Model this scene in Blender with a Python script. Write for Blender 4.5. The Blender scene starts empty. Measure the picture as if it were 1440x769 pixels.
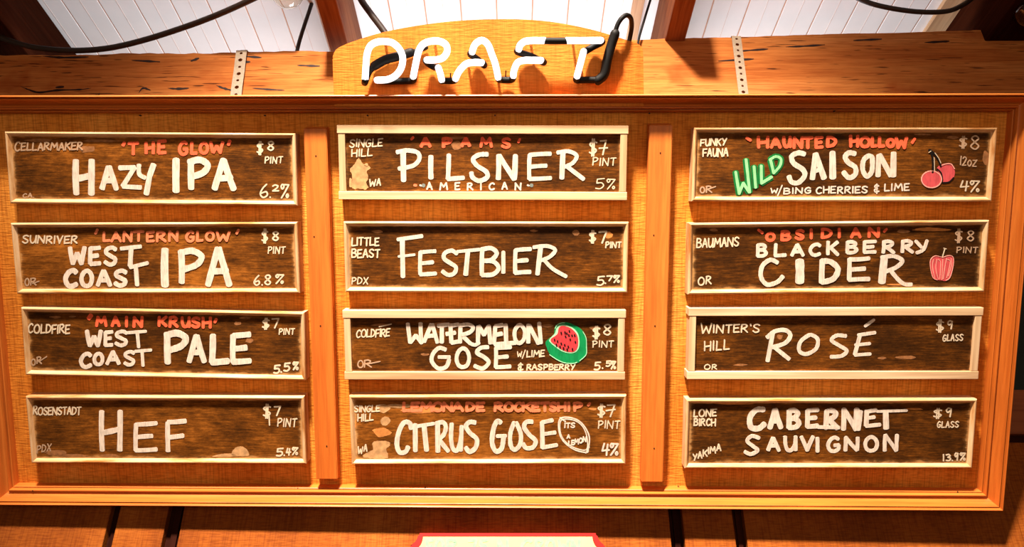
import bpy, bmesh, math, random
from mathutils import Vector, Matrix
random.seed(7)
S = bpy.context.scene
COL = S.collection

# ------------------------------------------------------------------ camera
F = 1050.0; CX, CY = 720.0, 384.5
PITCH = math.radians(27.5)
CAM = Vector((0, 0, 1.6))
R_ = Vector((1, 0, 0)); FW = Vector((0, math.cos(PITCH), math.sin(PITCH))); UP = Vector((0, -math.sin(PITCH), math.cos(PITCH)))
cd = bpy.data.cameras.new('camera'); cam = bpy.data.objects.new('camera', cd); COL.objects.link(cam)
cd.sensor_width = 36; cd.lens = 36 * F / 1440; cd.clip_start = 0.02
cam.location = CAM; cam.rotation_euler = (math.pi / 2 + PITCH, 0, 0)
S.camera = cam

def ray(x, y): return FW + R_ * ((x - CX) / F) + UP * ((CY - y) / F)
def on_plane(x, y, p0, n):
    r = ray(x, y); return CAM + r * ((p0 - CAM).dot(n) / r.dot(n))
def on_Y(x, y, Y): return on_plane(x, y, Vector((0, Y, 0)), Vector((0, 1, 0)))
def on_Z(x, y, Z): return on_plane(x, y, Vector((0, 0, Z)), Vector((0, 0, 1)))

# ------------------------------------------------------------------ colour management, world, lights
S.view_settings.view_transform = 'Standard'; S.view_settings.look = 'None'
S.view_settings.gamma = 1; S.view_settings.use_curve_mapping = False
S.view_settings.exposure = 0.08
W = bpy.data.worlds.new('room_light'); S.world = W; W.use_nodes = True
bg = W.node_tree.nodes['Background']; bg.inputs[0].default_value = (1.0, 0.72, 0.50, 1); bg.inputs[1].default_value = 0.12

def lamp(name, kind, loc, target, energy, color, **kw):
    d = bpy.data.lights.new(name, kind); d.energy = energy; d.color = color
    for k, v in kw.items(): setattr(d, k, v)
    o = bpy.data.objects.new(name, d); COL.objects.link(o); o.location = loc
    o.rotation_euler = (Vector(target) - Vector(loc)).to_track_quat('-Z', 'Y').to_euler()
    return o
lamp('room_spot', 'SPOT', (-0.55, -2.0, 5.0), (-0.02, 1.40, 2.36), 4500, (1.0, 0.88, 0.74), shadow_soft_size=0.19, spot_size=math.radians(36), spot_blend=1.0)
lamp('room_fill', 'AREA', (0.0, -1.6, 1.5), (0, 1.7, 2.4), 21, (1.0, 0.82, 0.64), shape='RECTANGLE', size=2.6, size_y=1.2)  # soft fill added behind the camera, not a window of the room
lamp('ceiling_fill', 'AREA', (0.0, 2.75, 2.75), (0, 1.75, 3.42), 46, (0.93, 0.95, 1.0), shape='RECTANGLE', size=1.3, size_y=.5)  # added out of sight behind the beam to brighten the ceiling boards

# ------------------------------------------------------------------ helpers
def lin(c):
    return tuple(((v / 255) / 12.92 if v / 255 <= .04045 else (((v / 255) + .055) / 1.055) ** 2.4) for v in c) + (1,)

class N:
    def __init__(s, name, rough=.6, spec=.3):
        s.m = bpy.data.materials.new(name); s.m.use_nodes = True; s.t = s.m.node_tree
        s.b = s.t.nodes['Principled BSDF']; s.b.inputs['Roughness'].default_value = rough
        s.b.inputs['Specular IOR Level'].default_value = spec
    def node(s, ty, **kw):
        n = s.t.nodes.new(ty)
        for k, v in kw.items():
            if k in n.inputs: n.inputs[k].default_value = v
            else: setattr(n, k, v)
        return n
    def l(s, a, b): s.t.links.new(a, b)
    def coord(s, kind='Object', scale=(1, 1, 1), rnd=False):
        tc = s.node('ShaderNodeTexCoord'); mp = s.node('ShaderNodeMapping'); mp.inputs['Scale'].default_value = scale
        s.l(tc.outputs[kind], mp.inputs[0])
        if rnd:
            oi = s.node('ShaderNodeObjectInfo'); mu = s.node('ShaderNodeMath', operation='MULTIPLY'); mu.inputs[1].default_value = 37.0
            s.l(oi.outputs['Random'], mu.inputs[0]); s.l(mu.outputs[0], mp.inputs['Location'])
        return mp.outputs[0]
    def noise(s, co, scale=5, detail=4, rough=.55):
        n = s.node('ShaderNodeTexNoise'); n.inputs['Scale'].default_value = scale; n.inputs['Detail'].default_value = detail; n.inputs['Roughness'].default_value = rough
        s.l(co, n.inputs['Vector']); return n.outputs[0]
    def ramp(s, fac, stops):
        r = s.node('ShaderNodeValToRGB'); e = r.color_ramp.elements
        while len(e) < len(stops): e.new(.5)
        for i, (p, c) in enumerate(stops): e[i].position = p; e[i].color = c if len(c) == 4 else tuple(c) + (1,)
        s.l(fac, r.inputs[0]); return r.outputs[0]
    def mix(s, fac, a, b, mode='MIX'):
        m = s.node('ShaderNodeMix', data_type='RGBA', blend_type=mode)
        if isinstance(fac, (int, float)): m.inputs[0].default_value = fac
        else: s.l(fac, m.inputs[0])
        for i, v in ((6, a), (7, b)):
            if isinstance(v, tuple): m.inputs[i].default_value = v
            else: s.l(v, m.inputs[i])
        return m.outputs[2]
    def math(s, op, a, b=None):
        m = s.node('ShaderNodeMath', operation=op)
        for i, v in ((0, a), (1, b)):
            if v is None: continue
            if isinstance(v, (int, float)): m.inputs[i].default_value = v
            else: s.l(v, m.inputs[i])
        return m.outputs[0]
    def bump(s, h, dist=.001, strength=.5):
        b = s.node('ShaderNodeBump'); b.inputs['Strength'].default_value = strength; b.inputs['Distance'].default_value = dist
        s.l(h, b.inputs['Height']); s.l(b.outputs[0], s.b.inputs['Normal'])
    def color(s, c):
        if isinstance(c, tuple): s.b.inputs['Base Color'].default_value = c
        else: s.l(c, s.b.inputs['Base Color'])
        return s.m
BW = ((0, 0, 0, 1), (1, 1, 1, 1))

def wood(name, c_dark, c_mid, c_light, axis=0, fine=130, rough=.5, cracks=0.0, spec=.35, coarse=9, knots=False, soft=.75):
    """grain that runs along one axis of the piece"""
    n = N(name, rough, spec)
    st = [1.0, 1.0, 1.0]; st[axis] = .05
    co = n.coord('Object', tuple(st), True)
    g1 = n.noise(co, coarse, 5, .6); g2 = n.noise(co, fine, 3, .6)
    a = n.ramp(g1, [(.3, lin(c_dark)), (.5, lin(c_mid)), (.72, lin(c_light))])
    f = n.ramp(g2, [(.35, (.62, .5, .42, 1)), (.6, (1, 1, 1, 1))])
    c = n.mix(soft, a, f, 'MULTIPLY')
    if cracks:
        st2 = [1.0, 1.0, 1.0]; st2[axis] = .07
        k = n.noise(n.coord('Object', tuple(st2), True), 150, 2, .5)
        km = n.ramp(k, [(.645, BW[0]), (.69, BW[1])])
        c = n.mix(n.math('MULTIPLY', km, cracks), c, lin((45, 14, 4)))
    if knots:
        v = n.noise(n.coord('Object', (1, 1, 1), True), 6, 3, .5)
        c = n.mix(n.ramp(v, [(.62, BW[0]), (.72, (.6, .6, .6, 1))]), c, lin((150, 60, 16)))
    n.bump(g2, .0012, .35)
    return n.color(c)

def flat(name, c, rough=.6, var=.12, scale=40, spec=.25, metal=0):
    n = N(name, rough, spec); n.b.inputs['Metallic'].default_value = metal
    v = n.noise(n.coord('Object', (1, 1, 1), True), scale, 4)
    d = tuple(x * (1 - var) for x in lin(c)[:3]) + (1,); e = tuple(min(1, x * (1 + var)) for x in lin(c)[:3]) + (1,)
    return n.color(n.ramp(v, [(.3, d), (.7, e)]))

def marker(name, c, streak=.10):
    n = N(name, .75, .15)
    v = n.noise(n.coord('Object', (1, .12, 1)), 420, 3); w = n.noise(n.coord('Object'), 60, 3)
    d = tuple(x * (1 - streak * 2) for x in lin(c)[:3]) + (1,)
    return n.color(n.mix(n.ramp(n.math('ADD', n.math('MULTIPLY', v, .6), n.math('MULTIPLY', w, .4)), [(.4, BW[1]), (.56, BW[0])]), lin(c), d))

def mesh_obj(name, bm, mat, parent=None, smooth=False):
    me = bpy.data.meshes.new(name); bmesh.ops.recalc_face_normals(bm, faces=bm.faces[:]); bm.to_mesh(me); bm.free()
    o = bpy.data.objects.new(name, me); COL.objects.link(o)
    if mat: me.materials.append(mat)
    if smooth:
        for p in me.polygons: p.use_smooth = True
    if parent: o.parent = parent
    return o
def tag(o, label, cat, group=None, kind=None):
    o['label'] = label; o['category'] = cat
    if group: o['group'] = group
    if kind: o['kind'] = kind
    return o
def structure(o, label=None, cat=None):
    o['kind'] = 'structure'
    if label: o['label'] = label
    if cat: o['category'] = cat
    return o
def empty(name, mat=None):
    o = bpy.data.objects.new(name, None); COL.objects.link(o); o.empty_display_size = .05
    if mat: o.matrix_world = mat
    return o
def box(bm, x0, x1, y0, y1, z0, z1, bev=0):
    vs = [bm.verts.new((x, y, z)) for x in (x0, x1) for y in (y0, y1) for z in (z0, z1)]
    fs = [(0, 1, 3, 2), (4, 6, 7, 5), (0, 4, 5, 1), (2, 3, 7, 6), (0, 2, 6, 4), (1, 5, 7, 3)]
    ff = [bm.faces.new([vs[i] for i in f]) for f in fs]
    if bev:
        es = list({e for f in ff for e in f.edges})
        bmesh.ops.bevel(bm, geom=es, offset=bev, segments=2, affect='EDGES', profile=.6)
def hexa(bm, pts):
    """pts: bottom 4 then top 4, in matching order"""
    v = [bm.verts.new(p) for p in pts]
    for f in ((3, 2, 1, 0), (4, 5, 6, 7), (0, 1, 5, 4), (1, 2, 6, 5), (2, 3, 7, 6), (3, 0, 4, 7)): bm.faces.new([v[i] for i in f])
def prism(bm, outline, z0, z1):
    a = [bm.verts.new((x, y, z0)) for x, y in outline]; b = [bm.verts.new((x, y, z1)) for x, y in outline]
    k = len(outline)
    bm.faces.new(b); bm.faces.new(a[::-1])
    for i in range(k): bm.faces.new((a[i], a[(i + 1) % k], b[(i + 1) % k], b[i]))
def cat_rom(p, per=8, closed=False):
    q = []; n = len(p)
    rng = range(n) if closed else range(n - 1)
    for i in rng:
        g = (lambda j: p[j % n]) if closed else (lambda j: p[max(0, min(n - 1, j))])
        a, b, c, d = g(i - 1), g(i), g(i + 1), g(i + 2)
        for k in range(per):
            t = k / per
            q.append(tuple(.5 * (2 * b[m] + (c[m] - a[m]) * t + (2 * a[m] - 5 * b[m] + 4 * c[m] - d[m]) * t * t + (3 * b[m] - a[m] - 3 * c[m] + d[m]) * t ** 3) for m in range(len(b))))
    if not closed: q.append(tuple(p[-1]))
    return q
def tube(bm, pts, r, seg=12, caps=True):
    pts = [Vector(p) for p in pts]; rr = r if isinstance(r, (list, tuple)) else [r] * len(pts)
    rings = []; prev = None; n = len(pts)
    for i, p in enumerate(pts):
        t = (pts[min(n - 1, i + 1)] - pts[max(0, i - 1)]).normalized()
        if prev is None:
            u = t.orthogonal().normalized()
        else:
            u = (prev - t * prev.dot(t)); u = u.normalized() if u.length > 1e-6 else t.orthogonal().normalized()
        prev = u; w = t.cross(u)
        rings.append([bm.verts.new(p + (u * math.cos(a) + w * math.sin(a)) * rr[i]) for a in [2 * math.pi * k / seg for k in range(seg)]])
    for a, b in zip(rings, rings[1:]):
        for k in range(seg): bm.faces.new((a[k], a[(k + 1) % seg], b[(k + 1) % seg], b[k]))
    if caps:
        for ring, end, d in ((rings[0], pts[0], pts[0] - pts[1]), (rings[-1], pts[-1], pts[-1] - pts[-2])):
            r0 = rr[0] if ring is rings[0] else rr[-1]
            last = ring; d = d.normalized()
            for j in (1, 2):
                a = j * math.pi / 6
                nr = [bm.verts.new(end + d * r0 * math.sin(a) + (v.co - end) * math.cos(a)) for v in ring]
                for k in range(seg): bm.faces.new((last[k], last[(k + 1) % seg], nr[(k + 1) % seg], nr[k]))
                last = nr
            bm.faces.new(last)
def lathe(bm, prof, seg=24, M=None):
    rings = []
    for r, z in prof:
        ps = [Vector((r * math.cos(2 * math.pi * k / seg), r * math.sin(2 * math.pi * k / seg), z)) for k in range(seg)]
        rings.append([bm.verts.new(M @ p if M else p) for p in ps])
    for a, b in zip(rings, rings[1:]):
        for k in range(seg): bm.faces.new((a[k], a[(k + 1) % seg], b[(k + 1) % seg], b[k]))
    bm.faces.new(rings[0][::-1]); bm.faces.new(rings[-1])

# ------------------------------------------------------------------ materials
M_frame_x = wood('moulding_stain_x', (184, 94, 30), (204, 108, 38), (216, 124, 50), 0, 160, .38, spec=.4, soft=.5)
M_frame_y = wood('moulding_stain_y', (184, 94, 30), (204, 108, 38), (216, 124, 50), 1, 160, .38, spec=.4, soft=.5)
M_div = wood('divider_stain', (206, 104, 34), (224, 122, 44), (236, 140, 58), 1, 150, .5, soft=.5)
M_header = None
M_beam = wood('rough_beam', (176, 92, 38), (202, 120, 58), (216, 142, 80), 0, 210, .8, cracks=.85, spec=.1, knots=True, coarse=13)
M_joist_dark = wood('dark_joist_timber', (34, 13, 5), (50, 20, 8), (66, 29, 13), 1, 110, .95, spec=.02)
M_joist = wood('joist_timber', (96, 52, 26), (122, 70, 36), (146, 90, 50), 1, 110, .75, spec=.15)
M_wall = None
M_groove = wood('wall_groove', (38, 14, 8), (54, 22, 12), (78, 36, 18), 2, 60, .85, spec=.05)
M_sill = wood('sill_wood', (120, 58, 24), (148, 78, 36), (165, 92, 46), 0, 90, .6)
M_pine = wood('raw_pine', (224, 178, 128), (238, 198, 152), (245, 212, 172), 0, 60, .6, spec=.2, coarse=14)
M_pine_y = wood('raw_pine_y', (220, 174, 124), (234, 194, 148), (242, 208, 168), 1, 60, .6, spec=.2, coarse=14)
def worn_paint(name, axis):
    n = N(name, .55, .3)
    st = [1., 1., 1.]; st[axis] = .12
    co = n.coord('Object', tuple(st), True)
    a = n.noise(co, 55, 5, .65)
    c = n.ramp(a, [(.34, lin((172, 108, 50))), (.46, lin((208, 160, 108))), (.66, lin((228, 192, 150)))])
    return n.color(c)
M_rail_x = worn_paint('cream_rail_x', 0); M_rail_y = worn_paint('cream_rail_y', 1)

def board_ply(name, c0, c1, c2, up, across, k=.52):
    n = N(name, .75, .12)
    def sc(ax, v): q = [1., 1., 1.]; q[ax] = v; return tuple(q)
    co = n.coord('Object')
    big = n.noise(n.coord('Object', sc(up, .45)), 5, 5, .6)
    ripple = n.noise(n.coord('Object', sc(across, .14)), 300, 2, .5)       # saw marks across
    weave = n.noise(n.coord('Object', sc(up, .05)), 260, 3, .55)           # grain running up
    c = n.ramp(big, [(.28, lin(c0)), (.5, lin(c1)), (.72, lin(c2))])
    c = n.mix(k, c, n.ramp(weave, [(.36, (.55, .42, .34, 1)), (.56, (1, 1, 1, 1))]), 'MULTIPLY')
    c = n.mix(k, c, n.ramp(ripple, [(.38, (.6, .45, .32, 1)), (.54, (1, 1, 1, 1))]), 'MULTIPLY')
    sp = n.noise(co, 34, 6, .75)
    c = n.mix(n.math('MULTIPLY', n.ramp(sp, [(.62, BW[0]), (.76, BW[1])]), .45), c, lin((92, 36, 12)))
    n.bump(n.math('ADD', ripple, n.math('MULTIPLY', weave, .5)), .002, .5)
    return n.color(c)
M_ply = board_ply('rough_sawn_plywood', (202, 106, 28), (228, 140, 48), (243, 168, 74), 1, 0)
M_wall = board_ply('wall_plywood', (116, 54, 10), (146, 74, 18), (170, 96, 32), 2, 0)
M_header = board_ply('header_plywood', (204, 108, 34), (218, 124, 44), (230, 140, 56), 1, 0, .3)

def slate(t=0.0):
    n = N('smudged_chalkboard', .6, .08)
    co = n.coord('Object', (.42, 1, 1), True)
    a = n.noise(co, 150, 9, .78); b = n.noise(n.coord('Object', (.05, 1, 1), True), 520, 3, .6); d = n.noise(n.coord('Object', (.6, 1, 1), True), 9, 7, .66)
    s = n.math('ADD', n.math('MULTIPLY', a, .30), n.math('ADD', n.math('MULTIPLY', b, .26), n.math('MULTIPLY', d, .44)))
    c = n.ramp(s, [(.36 - t, lin((34, 17, 4))), (.47 - t, lin((70, 37, 8))), (.55 - t, lin((110, 60, 15))), (.68 - t, lin((182, 106, 36)))])
    # paint and chalk rubbed against the frame: the bottom and the two ends most
    tc = n.node('ShaderNodeTexCoord'); sx = n.node('ShaderNodeSeparateXYZ'); n.l(tc.outputs['Generated'], sx.inputs[0])
    x, y = sx.outputs[0], sx.outputs[1]
    ex = n.math('MULTIPLY', n.math('MINIMUM', x, n.math('SUBTRACT', 1.0, x)), 4.6)
    e = n.math('MINIMUM', ex, n.math('MULTIPLY', y, 1.0))
    e = n.math('MINIMUM', e, n.math('MULTIPLY', n.math('SUBTRACT', 1.0, y), 2.6))
    e = n.math('ADD', e, n.math('MULTIPLY', n.math('SUBTRACT', n.noise(n.coord('Object', (.5, 1, 1), True), 70, 4, .6), .5), .16))
    c = n.mix(n.ramp(e, [(.0, (.7, .7, .7, 1)), (.025, (.45, .45, .45, 1)), (.045, (0.08, .08, .08, 1)), (.08, BW[0])]), c, lin((212, 154, 92)))
    n.bump(b, .0004, .3)
    return n.color(c)
SLATES = {}
def slate_tone(t):
    if t not in SLATES: SLATES[t] = slate(t)
    return SLATES[t]
M_white = marker('white_marker', (232, 210, 190), .13); M_thin = marker('thin_white_marker', (226, 200, 168), .08)
M_fade = marker('faded_white_marker', (190, 152, 120), .08)
M_red = marker('red_marker', (255, 104, 66), .10); M_salmon = marker('salmon_marker', (250, 134, 90), .10)
M_green = marker('green_marker', (16, 112, 50), .12); M_green_lt = marker('light_green_marker', (150, 214, 150), .12)
M_black = marker('black_marker', (22, 14, 10), .1); M_pink = marker('pink_marker', (216, 84, 86), .12); M_pinklt = marker('pale_pink_marker', (250, 168, 150), .08)
M_melon = marker('melon_red_marker', (224, 62, 66), .12); M_rind = marker('rind_green_marker', (10, 140, 76), .12); M_mint = marker('mint_marker', (170, 226, 180), .08)
M_bluegrey = marker('blue_grey_marker', (128, 136, 128), .1)
M_smear = flat('old_paint_smear', (196, 146, 96), .8, .3, 90); M_smear_o = flat('orange_paint_smear', (206, 128, 62), .8, .25, 90)
M_rub = flat('dull_paint_smear', (150, 96, 54), .8, .35, 120)
M_rubber = flat('black_rubber', (15, 12, 10), .6, .3, 200, .2)
M_cable = flat('brown_cable', (46, 32, 24), .5, .25, 60, .4)
M_steel = flat('galvanised_strap', (170, 148, 124), .55, .15, 160, .5, .0)
M_nail = flat('dark_nail', (40, 16, 8), .6)
M_cream = flat('cream_plaque', (224, 192, 122), .6, .06, 20); M_trimred = flat('red_plaque_edge', (170, 14, 6), .45, .1)
M_sage = flat('pale_green_lettering', (128, 168, 130), .7, .12, 120)
M_ceil = flat('white_boards', (240, 238, 238), .6, .03, 12)
M_seam = flat('ceiling_seam', (204, 158, 132), .8); M_bead = flat('ceiling_bead', (228, 208, 200), .8)
M_tan = wood('tan_batten', (190, 150, 112), (208, 170, 130), (220, 186, 150), 1, 60, .7)
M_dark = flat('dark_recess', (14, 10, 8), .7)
M_leaf = flat('dark_green_leaf', (20, 110, 36), .5, .4, 30)
def neon_mat():
    n = N('lit_neon_glass', .2, .5); n.b.inputs['Base Color'].default_value = (.95, .97, 1, 1)
    n.b.inputs['Emission Color'].default_value = (.93, .97, 1, 1); n.b.inputs['Emission Strength'].default_value = 1.25
    return n.m
M_neon = neon_mat()
def glass_mat(name, col, rough=.03):
    n = N(name, rough, .5); n.b.inputs['Transmission Weight'].default_value = 1.0; n.b.inputs['IOR'].default_value = 1.45
    n.b.inputs['Base Color'].default_value = col; return n.m
M_glass = glass_mat('bulb_glass', (1, .95, .88, 1)); M_pane = glass_mat('dark_pane', (.4, .62, .46, 1))
def glow(name, col, st):
    n = N(name); n.b.inputs['Emission Color'].default_value = col; n.b.inputs['Emission Strength'].default_value = st; return n.color(col)
M_fil = glow('filament', (1, .72, .35, 1), 6)
M_brass = flat('bulb_socket', (30, 24, 20), .4)

# ------------------------------------------------------------------ the board's own plane
def cam_vec(x, y, z): return (R_ * x - UP * y + FW * z).normalized()
V_ = -cam_vec(4, 8141, 1050)                      # up the board
U_ = cam_vec(1, -.0018, -.0146); U_ = (U_ - V_ * U_.dot(V_)).normalized()
NB = U_.cross(V_).normalized()                   # out of the board, towards the room
D0 = 1.55
B0 = CAM + ray(713, 424) * D0
BM = Matrix(((U_.x, V_.x, NB.x, B0.x), (U_.y, V_.y, NB.y, B0.y), (U_.z, V_.z, NB.z, B0.z), (0, 0, 0, 1)))
def bp(x, y, n=0.0):
    p = on_plane(x, y, B0 + NB * n, NB) - B0
    return (p.dot(U_), p.dot(V_))

# outer and inner rectangles of the moulding
NFR = .046
outer = [bp(-16, 713, NFR), bp(1413, 716, NFR), bp(1461, 129, NFR), bp(-62, 136, NFR)]
inner = [bp(19, 681), bp(1377, 684), bp(1416, 166), bp(-25, 173)]
def rect(q): return ((q[0][0] + q[3][0]) / 2, (q[1][0] + q[2][0]) / 2, (q[0][1] + q[1][1]) / 2, (q[2][1] + q[3][1]) / 2)
OX0, OX1, OY0, OY1 = rect(outer); IX0, IX1, IY0, IY1 = rect(inner)
BACK = -.014
low = B0 + V_ * OY0 + NB * BACK
YW = low.y + .004            # front face of the wall the board's foot touches
YB = YW - .03               # front face of the header beam

# ------------------------------------------------------------------ setting: wall, beams, joists, ceiling
ZB = on_Y(690, 64, YB).z
ZC = ZB + .21
XL, XR = -2.4, 2.6
wall = empty('wall_back'); structure(wall)
wz0 = 0.0
def wx(x, y): return on_Y(x, y, YW).x
# panels between dark grooves, and the opening of the window on the right
cuts = [(wx(150, 740), wx(163, 740)), (wx(232, 740), wx(254, 740)), (wx(942, 740), wx(961, 740)), (wx(1032, 740), wx(1048, 740))]
zwin0, zwin1 = on_Y(1430, 622, YW).z, on_Y(1430, 330, YW).z
xwin = wx(1380, 560)
x = XL
edges = [XL] + [v for c in cuts for v in c]
spans = [(edges[0], edges[1]), (edges[2], edges[3]), (edges[4], edges[5]), (edges[6], edges[7]), (edges[8], xwin)]
for a, b in spans:
    bm = bmesh.new(); box(bm, a, b, 0, .05, wz0, ZB - .02, .002)
    o = mesh_obj('panel', bm, M_wall, wall); o.location = (0, YW, 0)
for a, b in cuts:
    bm = bmesh.new(); box(bm, a, b, .018, .05, wz0, ZB - .02); box(bm, a + (b - a) * .35, a + (b - a) * .75, .011, .018, wz0, ZB - .02, .001)
    o = mesh_obj('groove_strip', bm, M_groove, wall); o.location = (0, YW, 0)
bm = bmesh.new(); box(bm, xwin, XR, 0, .05, wz0, zwin0, .002); o = mesh_obj('panel', bm, M_wall, wall); o.location = (0, YW, 0)
bm = bmesh.new(); box(bm, xwin, XR, 0, .05, zwin1, ZB - .02, .002); o = mesh_obj('panel', bm, M_wall, wall); o.location = (0, YW, 0)
# window on the right
win = empty('window_1'); structure(win)
zs0, zs1 = on_Y(1430, 612, YW).z, on_Y(1430, 550, YW).z
bm = bmesh.new(); box(bm, xwin + .002, XR, YW - .012, YW + .05, zs0, zs1, .003); mesh_obj('sill', bm, M_sill, win)
bm = bmesh.new(); box(bm, xwin + .002, XR, YW + .004, YW + .05, zwin0 + .001, zs0 - .001, .001); mesh_obj('ledge', bm, M_groove, win)
bm = bmesh.new()
for a, b, c, d in ((xwin + .002, xwin + .04, zs1, zwin1), (xwin + .04, XR, zwin1 - .04, zwin1)): box(bm, a, b, YW + .012, YW + .045, c, d, .002)
mesh_obj('frame', bm, M_groove, win)
bm = bmesh.new(); box(bm, xwin + .04, XR, YW + .03, YW + .036, zs1, zwin1 - .04); mesh_obj('pane', bm, M_pane, win)
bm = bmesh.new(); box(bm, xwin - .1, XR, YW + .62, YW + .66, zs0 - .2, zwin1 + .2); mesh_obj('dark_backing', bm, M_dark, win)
# greenery seen low through the pane
bm = bmesh.new(); rg = random.Random(3)
gx = wx(1436, 530) + .03
for k in range(90):
    c = Vector((gx + rg.uniform(-.12, .3), YW + rg.uniform(.12, .3), zs1 + rg.uniform(-.02, .07)))
    d = Vector((rg.uniform(-1, 1), rg.uniform(-1, .2), rg.uniform(-.2, 1))).normalized() * .035; w = d.cross(Vector((rg.random(), rg.random(), rg.random()))).normalized() * .009
    v = [bm.verts.new(p) for p in (c, c + d * .5 + w, c + d, c + d * .5 - w)]; bm.faces.new(v)
o = mesh_obj('foliage', bm, M_leaf); tag(o, 'dark green leaves low behind the window pane at the right edge', 'plant', kind='stuff')

# plank floor of the room
M_floor = wood('floor_boards', (74, 42, 22), (98, 58, 32), (120, 74, 42), 1, 60, .55)
bm = bmesh.new(); box(bm, -3.2, 3.4, -3.4, YW + .05, -.04, 0); structure(mesh_obj('floor', bm, M_floor))
bl = on_Y(-70, 77, YB); br = on_Y(905, 58, YB); bm_ = on_Y(470, 67, YB); be = on_Y(1460, 38, YB)
def beam(name, a, b, h, mat, label, jag=0):
    bm = bmesh.new(); n = 60; rg = random.Random(5); rings = []
    for i in range(n + 1):
        t = i / n; p = a.lerp(b, t); z = p.z + jag * (rg.uniform(-1, 1) + .8 * math.sin(t * 23))
        rings.append([bm.verts.new(q) for q in ((p.x, YB, p.z - h), (p.x, YB, z - .006), (p.x, YB + .006, z), (p.x, YB + .10, z), (p.x, YB + .10, p.z - h))])
    for r, s in zip(rings, rings[1:]):
        for k in range(5): bm.faces.new((r[k], r[(k + 1) % 5], s[(k + 1) % 5], s[k]))
    bm.faces.new(rings[0]); bm.faces.new(rings[-1][::-1])
    o = mesh_obj(name, bm, mat); structure(o, label, 'beam'); return o
mid = on_Y(690, 62, YB)
beam_left = beam('beam', Vector((bl.x, 0, bl.z)), Vector((mid.x - .004, 0, bm_.z)), .30, M_beam, 'cracked rough timber beam left of the arched panel', .0022)
beam_right = beam('beam', Vector((mid.x + .004, 0, br.z - .004)), Vector((be.x, 0, be.z)), .30, M_beam, 'smooth knotty timber beam right of the arched panel', .0010)
# open cracks in the left beam
def crack(pts, par):
    bm = bmesh.new(); up = []; dn = []; n = len(pts)
    rg = random.Random(len(pts) * 7 + int(pts[0][0]))
    fine = cat_rom(pts, 5)
    for i, (x, y) in enumerate(fine):
        w = math.sin(math.pi * (i + .4) / (len(fine) + .2)) * rg.uniform(.8, 2.0)
        p, q = on_Y(x, y - w, YB), on_Y(x, y + w, YB); up.append(p); dn.append(q)
    a = [bm.verts.new((p.x, YB - .0006, p.z)) for p in up + dn[::-1]]; b = [bm.verts.new((p.x, YB + .003, p.z)) for p in up + dn[::-1]]
    k = len(a)
    for i in range(len(fine) - 1):
        bm.faces.new((a[i], a[i + 1], a[k - 2 - i], a[k - 1 - i]))
    for i in range(k): bm.faces.new((a[i], a[(i + 1) % k], b[(i + 1) % k], b[i]))
    o = mesh_obj('crack', bm, M_nail, par); return o
for c in ([(28, 121), (40, 126), (55, 130), (80, 127), (112, 126), (128, 124)], [(78, 123), (90, 122)], [(236, 124), (250, 125), (266, 124)], [(304, 120), (314, 124), (330, 128)], [(195, 131), (201, 124), (212, 127)],
          [(268, 86), (280, 82)], [(60, 79), (90, 81), (125, 80)], [(185, 85), (225, 87)], [(384, 130), (384, 137)], [(120, 135), (138, 134), (140, 128)], [(355, 124), (380, 126), (400, 127)], [(340, 79), (368, 81)], [(330, 88), (352, 87)], [(418, 92), (450, 93)]):
    crack(c, beam_left)
for c in ([(1105, 66), (1130, 65), (1160, 63)], [(1040, 72), (1080, 69)], [(1200, 57), (1240, 55)], [(1300, 60), (1335, 58)], [(1010, 86), (1060, 83)]): crack(c, beam_right)

def joist(xa0, xa1, yref, label, mat=None):
    """underside between pixel columns xa0 and xa1 on the beam's top level"""
    a, b = on_Z(xa0, yref, ZB + .012).x, on_Z(xa1, yref, ZB + .012).x
    bm = bmesh.new(); box(bm, a, b, 0, 1.25, 0, ZC - ZB - .03, .003)
    o = mesh_obj('joist', bm, mat or M_joist); o.location = (0, YB - .28, ZB + .018)
    structure(o, label, 'joist'); return o
joist(-90, 24, 60, 'dark joist crossing the beam at the far left', M_joist_dark)
joist(459, 486, 55, 'joist just left of the arched panel')
joist(938, 966, 50, 'joist just right of the arched panel')
joist(1404, 1500, 36, 'dark reddish joist at the top right corner', M_joist_dark)

ceil = empty('ceiling'); structure(ceil)
bm = bmesh.new(); bmd = bmesh.new(); w = .112; x = XL
while x < XR:
    box(bm, x + .0022, x + w - .0022, YB - .30, YB + 1.1, ZC, ZC + .018, .0012)
    x += w
mesh_obj('boards', bm, M_ceil, ceil)
bm = bmesh.new(); box(bm, XL, XR, YB - .30, YB + 1.1, ZC + .003, ZC + .03); mesh_obj('backing', bm, M_seam, ceil)
bm = bmesh.new(); x = XL
while x < XR:
    for k in (.5,): box(bm, x + w * k - .0007, x + w * k + .0007, YB - .30, YB + 1.1, ZC - .0008, ZC - .0001)
    x += w
mesh_obj('beading', bm, M_bead, ceil)
def ceil_batten(name, xa0, xa1, yref, mat, th=.016):
    a, b = on_Z(xa0, yref, ZC - th).x, on_Z(xa1, yref, ZC - th).x
    bm = bmesh.new(); box(bm, a, b, YB - .29, YB + 1.0, ZC - th, ZC - .001, .001); mesh_obj(name, bm, mat, ceil)
ceil_batten('batten', 884, 899, 40, M_tan); ceil_batten('batten', 1306, 1334, 38, M_tan)

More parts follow.
